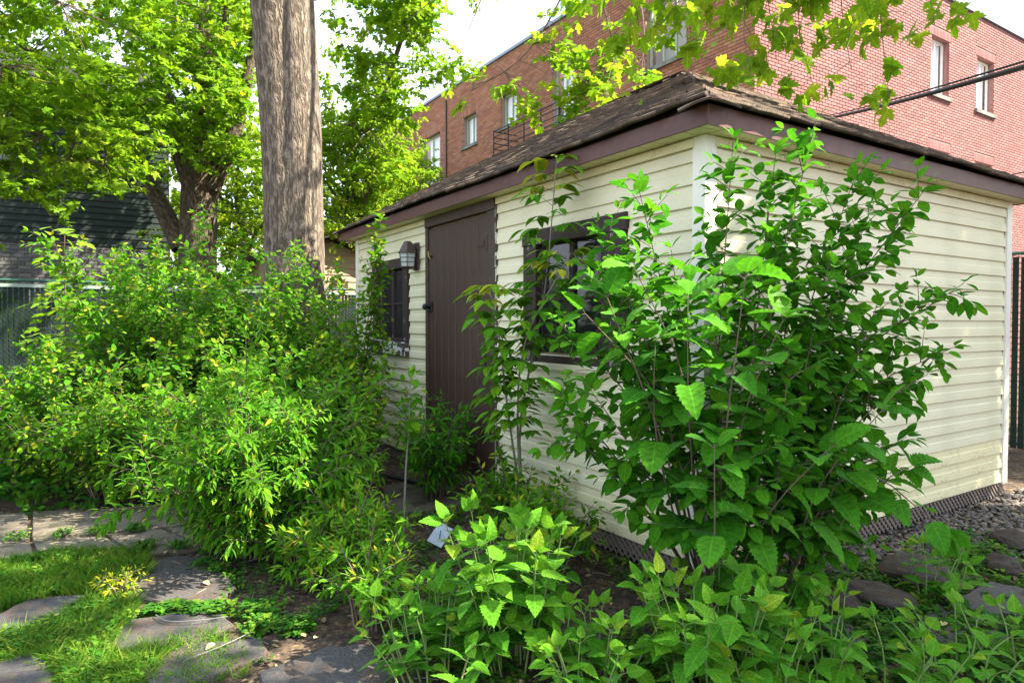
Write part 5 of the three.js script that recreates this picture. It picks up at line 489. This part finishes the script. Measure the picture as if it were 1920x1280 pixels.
  const tw = []; for (let i = 0; i < 160; i++) { const x = rr(-3, 1.6), z = rr(-1, 2.6); if (x < .05 && z < .1) continue; const a = rr(0, 6.28), l = rr(.05, .2); tw.push(tube(A3([[x, .005, z], [x + Math.cos(a) * l * .5 + gauss() * .01, .012, z + Math.sin(a) * l * .5], [x + Math.cos(a) * l, .006, z + Math.sin(a) * l]]), () => rr(.0012, .003), 4, 4)); } const to = struct('fallen_twigs', merge(tw), M.greystem, 'fallen twigs lying on the soil'); to.userData.kind = 'stuff';
  // river gravel beside the right wall
  const peb = () => { const g = new THREE.IcosahedronGeometry(.5, 2), p = g.attributes.position, k = Math.floor(rr(0, 99)); for (let i = 0; i < p.count; i++) { const v = V(p.getX(i), p.getY(i), p.getZ(i)), f = .8 + .4 * fbm(v.x * .3 + .5, v.y * .3 + v.z * .2 + .5, 4, 2, k); p.setXYZ(i, v.x * f * 1.25, v.y * f * .62, v.z * f * .95); } g.computeVertexNormals(); return g; };
  const sm2 = std(lin(1, 1, 1), { map: T.stone, roughness: .75 }), sc = [[.16, .135, .115], [.22, .18, .145], [.11, .1, .095], [.27, .23, .2], [.2, .145, .11], [.08, .07, .065]].map(c => lin(...c));
  for (let v = 0; v < 3; v++) scatter('gravel', ['grey river stones beside the right wall', 'small brown pebbles along the shed skirt', 'mixed pebbles spilling toward the flat stones'][v], peb(), sm2, 1500, () => { for (;;) { const z = rr(-5.6, -.5), x = rr(.0, 1.5); if (z > -D && x < .02) continue; if (x > .36 + .25 * fbm(z / 4 + .5, .3, 8, 2, 4) + (z < -2 ? .4 : 0)) continue; return [x, z]; } }, o => { const s = rr(.014, .042); o.position.y = s * .12 - .008; o.scale.setScalar(s); o.rotation.set(rr(-.4, .4), rr(0, 6.28), rr(-.4, .4)); }, sc);
  const rock = (label, x, z, s, sy) => { const k = Math.floor(rr(0, 99)); const g = new THREE.IcosahedronGeometry(.5, 5), p = g.attributes.position; for (let i = 0; i < p.count; i++) { const v = V(p.getX(i), p.getY(i), p.getZ(i)), f = .55 + .8 * fbm(v.x * .5 + .5 + v.y * .23, v.z * .5 + .5 - v.y * .3, 5, 4, k); p.setXYZ(i, v.x * f * s * 1.3, Math.max(-.4, v.y * 1.1) * f * s * sy, v.z * f * s); } g.computeVertexNormals(); const o = solo('garden_rock', g, std(lin(.85, .7, .54), { map: rep(T.slate, 1.5), bumpMap: rep(T.concreteB, 2), bumpScale: .01, roughness: .9 }), label, 'rock', [x, s * sy * .2, z], 'rocks edging the gravel'); o.rotation.y = rr(0, 6); return o; };
  rock('long low brown rock lying at the edge of the gravel', .56, -1.2, .36, .36); rock('grey rock half hidden under the corner shrub', .62, -.68, .3, .36); rock('pale rock by the flat stones with plants before it', .55, -.4, .24, .36); rock('dark rounded rock far along the gravel', .62, -2.35, .26, .5); rock('small rock between the gravel and the flat stones', .8, -1.75, .2, .6);
  // sunlit patch of earth past the shed
}
// single yellow fallen leaves
{ seed(161); const g = GEO.ovate[0].clone(); const ym = std(lin(.4, .34, .14), { side: THREE.DoubleSide, roughness: .8 }); for (const [x, y, z, l] of [[-2.05, .03, 3.02, 'in the grass beside the concrete slabs'], [-1.45, .035, 3.02, 'on the flagstone ringed by grass'], [-.72, .03, 2.42, 'on the flagstone crossed by the straight twig'], [-.55, .02, 2.0, 'beside the foot of the low light green bush'], [.98, .03, -.62, 'on the flat stone of the shady side'], [-1.02, .04, 2.92, 'in the grass between two flagstones'], [-.86, .04, 2.88, 'in the grass between two flagstones'], [-1.55, .03, 2.35, 'on the largest flagstone near the slab path'], [-2.6, .03, 2.6, 'on a concrete slab of the path']]) { const o = solo('fallen_leaf', g, ym, 'yellowed leaf lying ' + l, 'leaf', [x, y, z], 'yellow fallen leaves'); o.scale.setScalar(rr(.035, .055)); o.rotation.set(rr(-.3, .3), rr(0, 6), rr(-.3, .3)); } }
// plant tag, pale twigs, garden hose
{ const tag = thing('plant_tag', 'tilted white plastic plant tag with fine print on a metal pin', 'tag', [-1.17, 0, 1.05]);
  const cv = document.createElement('canvas'); cv.width = 256; cv.height = 384; const x = cv.getContext('2d'); x.fillStyle = '#8b97a3'; x.fillRect(0, 0, 256, 384); x.fillStyle = '#39414d'; x.fillRect(14, 16, 62, 26); x.fillStyle = '#5a6470'; let s = 5; const rn = () => (s = (s * 16807) % 2147483647) / 2147483647; for (let j = 0; j < 13; j++) { let px = 18; const yy = 180 + j * 12; while (px < 225) { const w = 6 + rn() * 22; if (px + w > 236) break; x.fillRect(px, yy, w, 4); px += w + 6; } } x.fillStyle = '#2c333c'; x.fillRect(16, 350, 190, 7); const tx = new THREE.CanvasTexture(cv); tx.colorSpace = THREE.SRGBColorSpace;
  const g = new THREE.BoxGeometry(.1, .15, .002); const pm = std(lin(.3, .34, .38), { roughness: .4 }); const p = part('card', g, [pm, pm, pm, pm, std(0xffffff, { map: tx, roughness: .35 }), pm], tag, [0, .17, 0]); const h = Math.atan2(EYE.x + 1.17, EYE.z - 1.05); p.rotation.order = 'YXZ'; p.rotation.set(-.85, h + .1, -.6); part('pin', tube(A3([[.02, -.01, .03], [.018, .1, .025], [.01, .2, .0]]), () => .0035, 6), std(lin(.12, .2, .2), { roughness: .4, metalness: .5 }), tag); }
solo('pale_twig', tube(A3([[-1.2, .03, 2.62], [-1.09, .03, 2.58], [-1.01, .032, 2.45], [-.98, .03, 2.32]]), () => .0026, 6), std(lin(.16, .15, .14), { roughness: .7 }), 'bent pale grey twig lying on a dark flagstone', 'twig');
solo('pale_twig', tube(A3([[-.62, .03, 2.56], [-.66, .032, 2.42], [-.74, .03, 2.26]]), () => .0026, 6), std(lin(.15, .14, .13), { roughness: .7 }), 'straight pale twig lying between flagstone and low bush', 'twig');
solo('garden_hose', tube(A3([[-3.9, .03, 1.35], [-3.62, .035, .95], [-3.5, .04, .6], [-3.2, .035, .42], [-2.8, .03, .3]]), () => .02, 8), std(lin(.012, .012, .013), { roughness: .45 }), 'black hose lying on the slabs before the shed door', 'hose');

renderer.render(scene, camera);
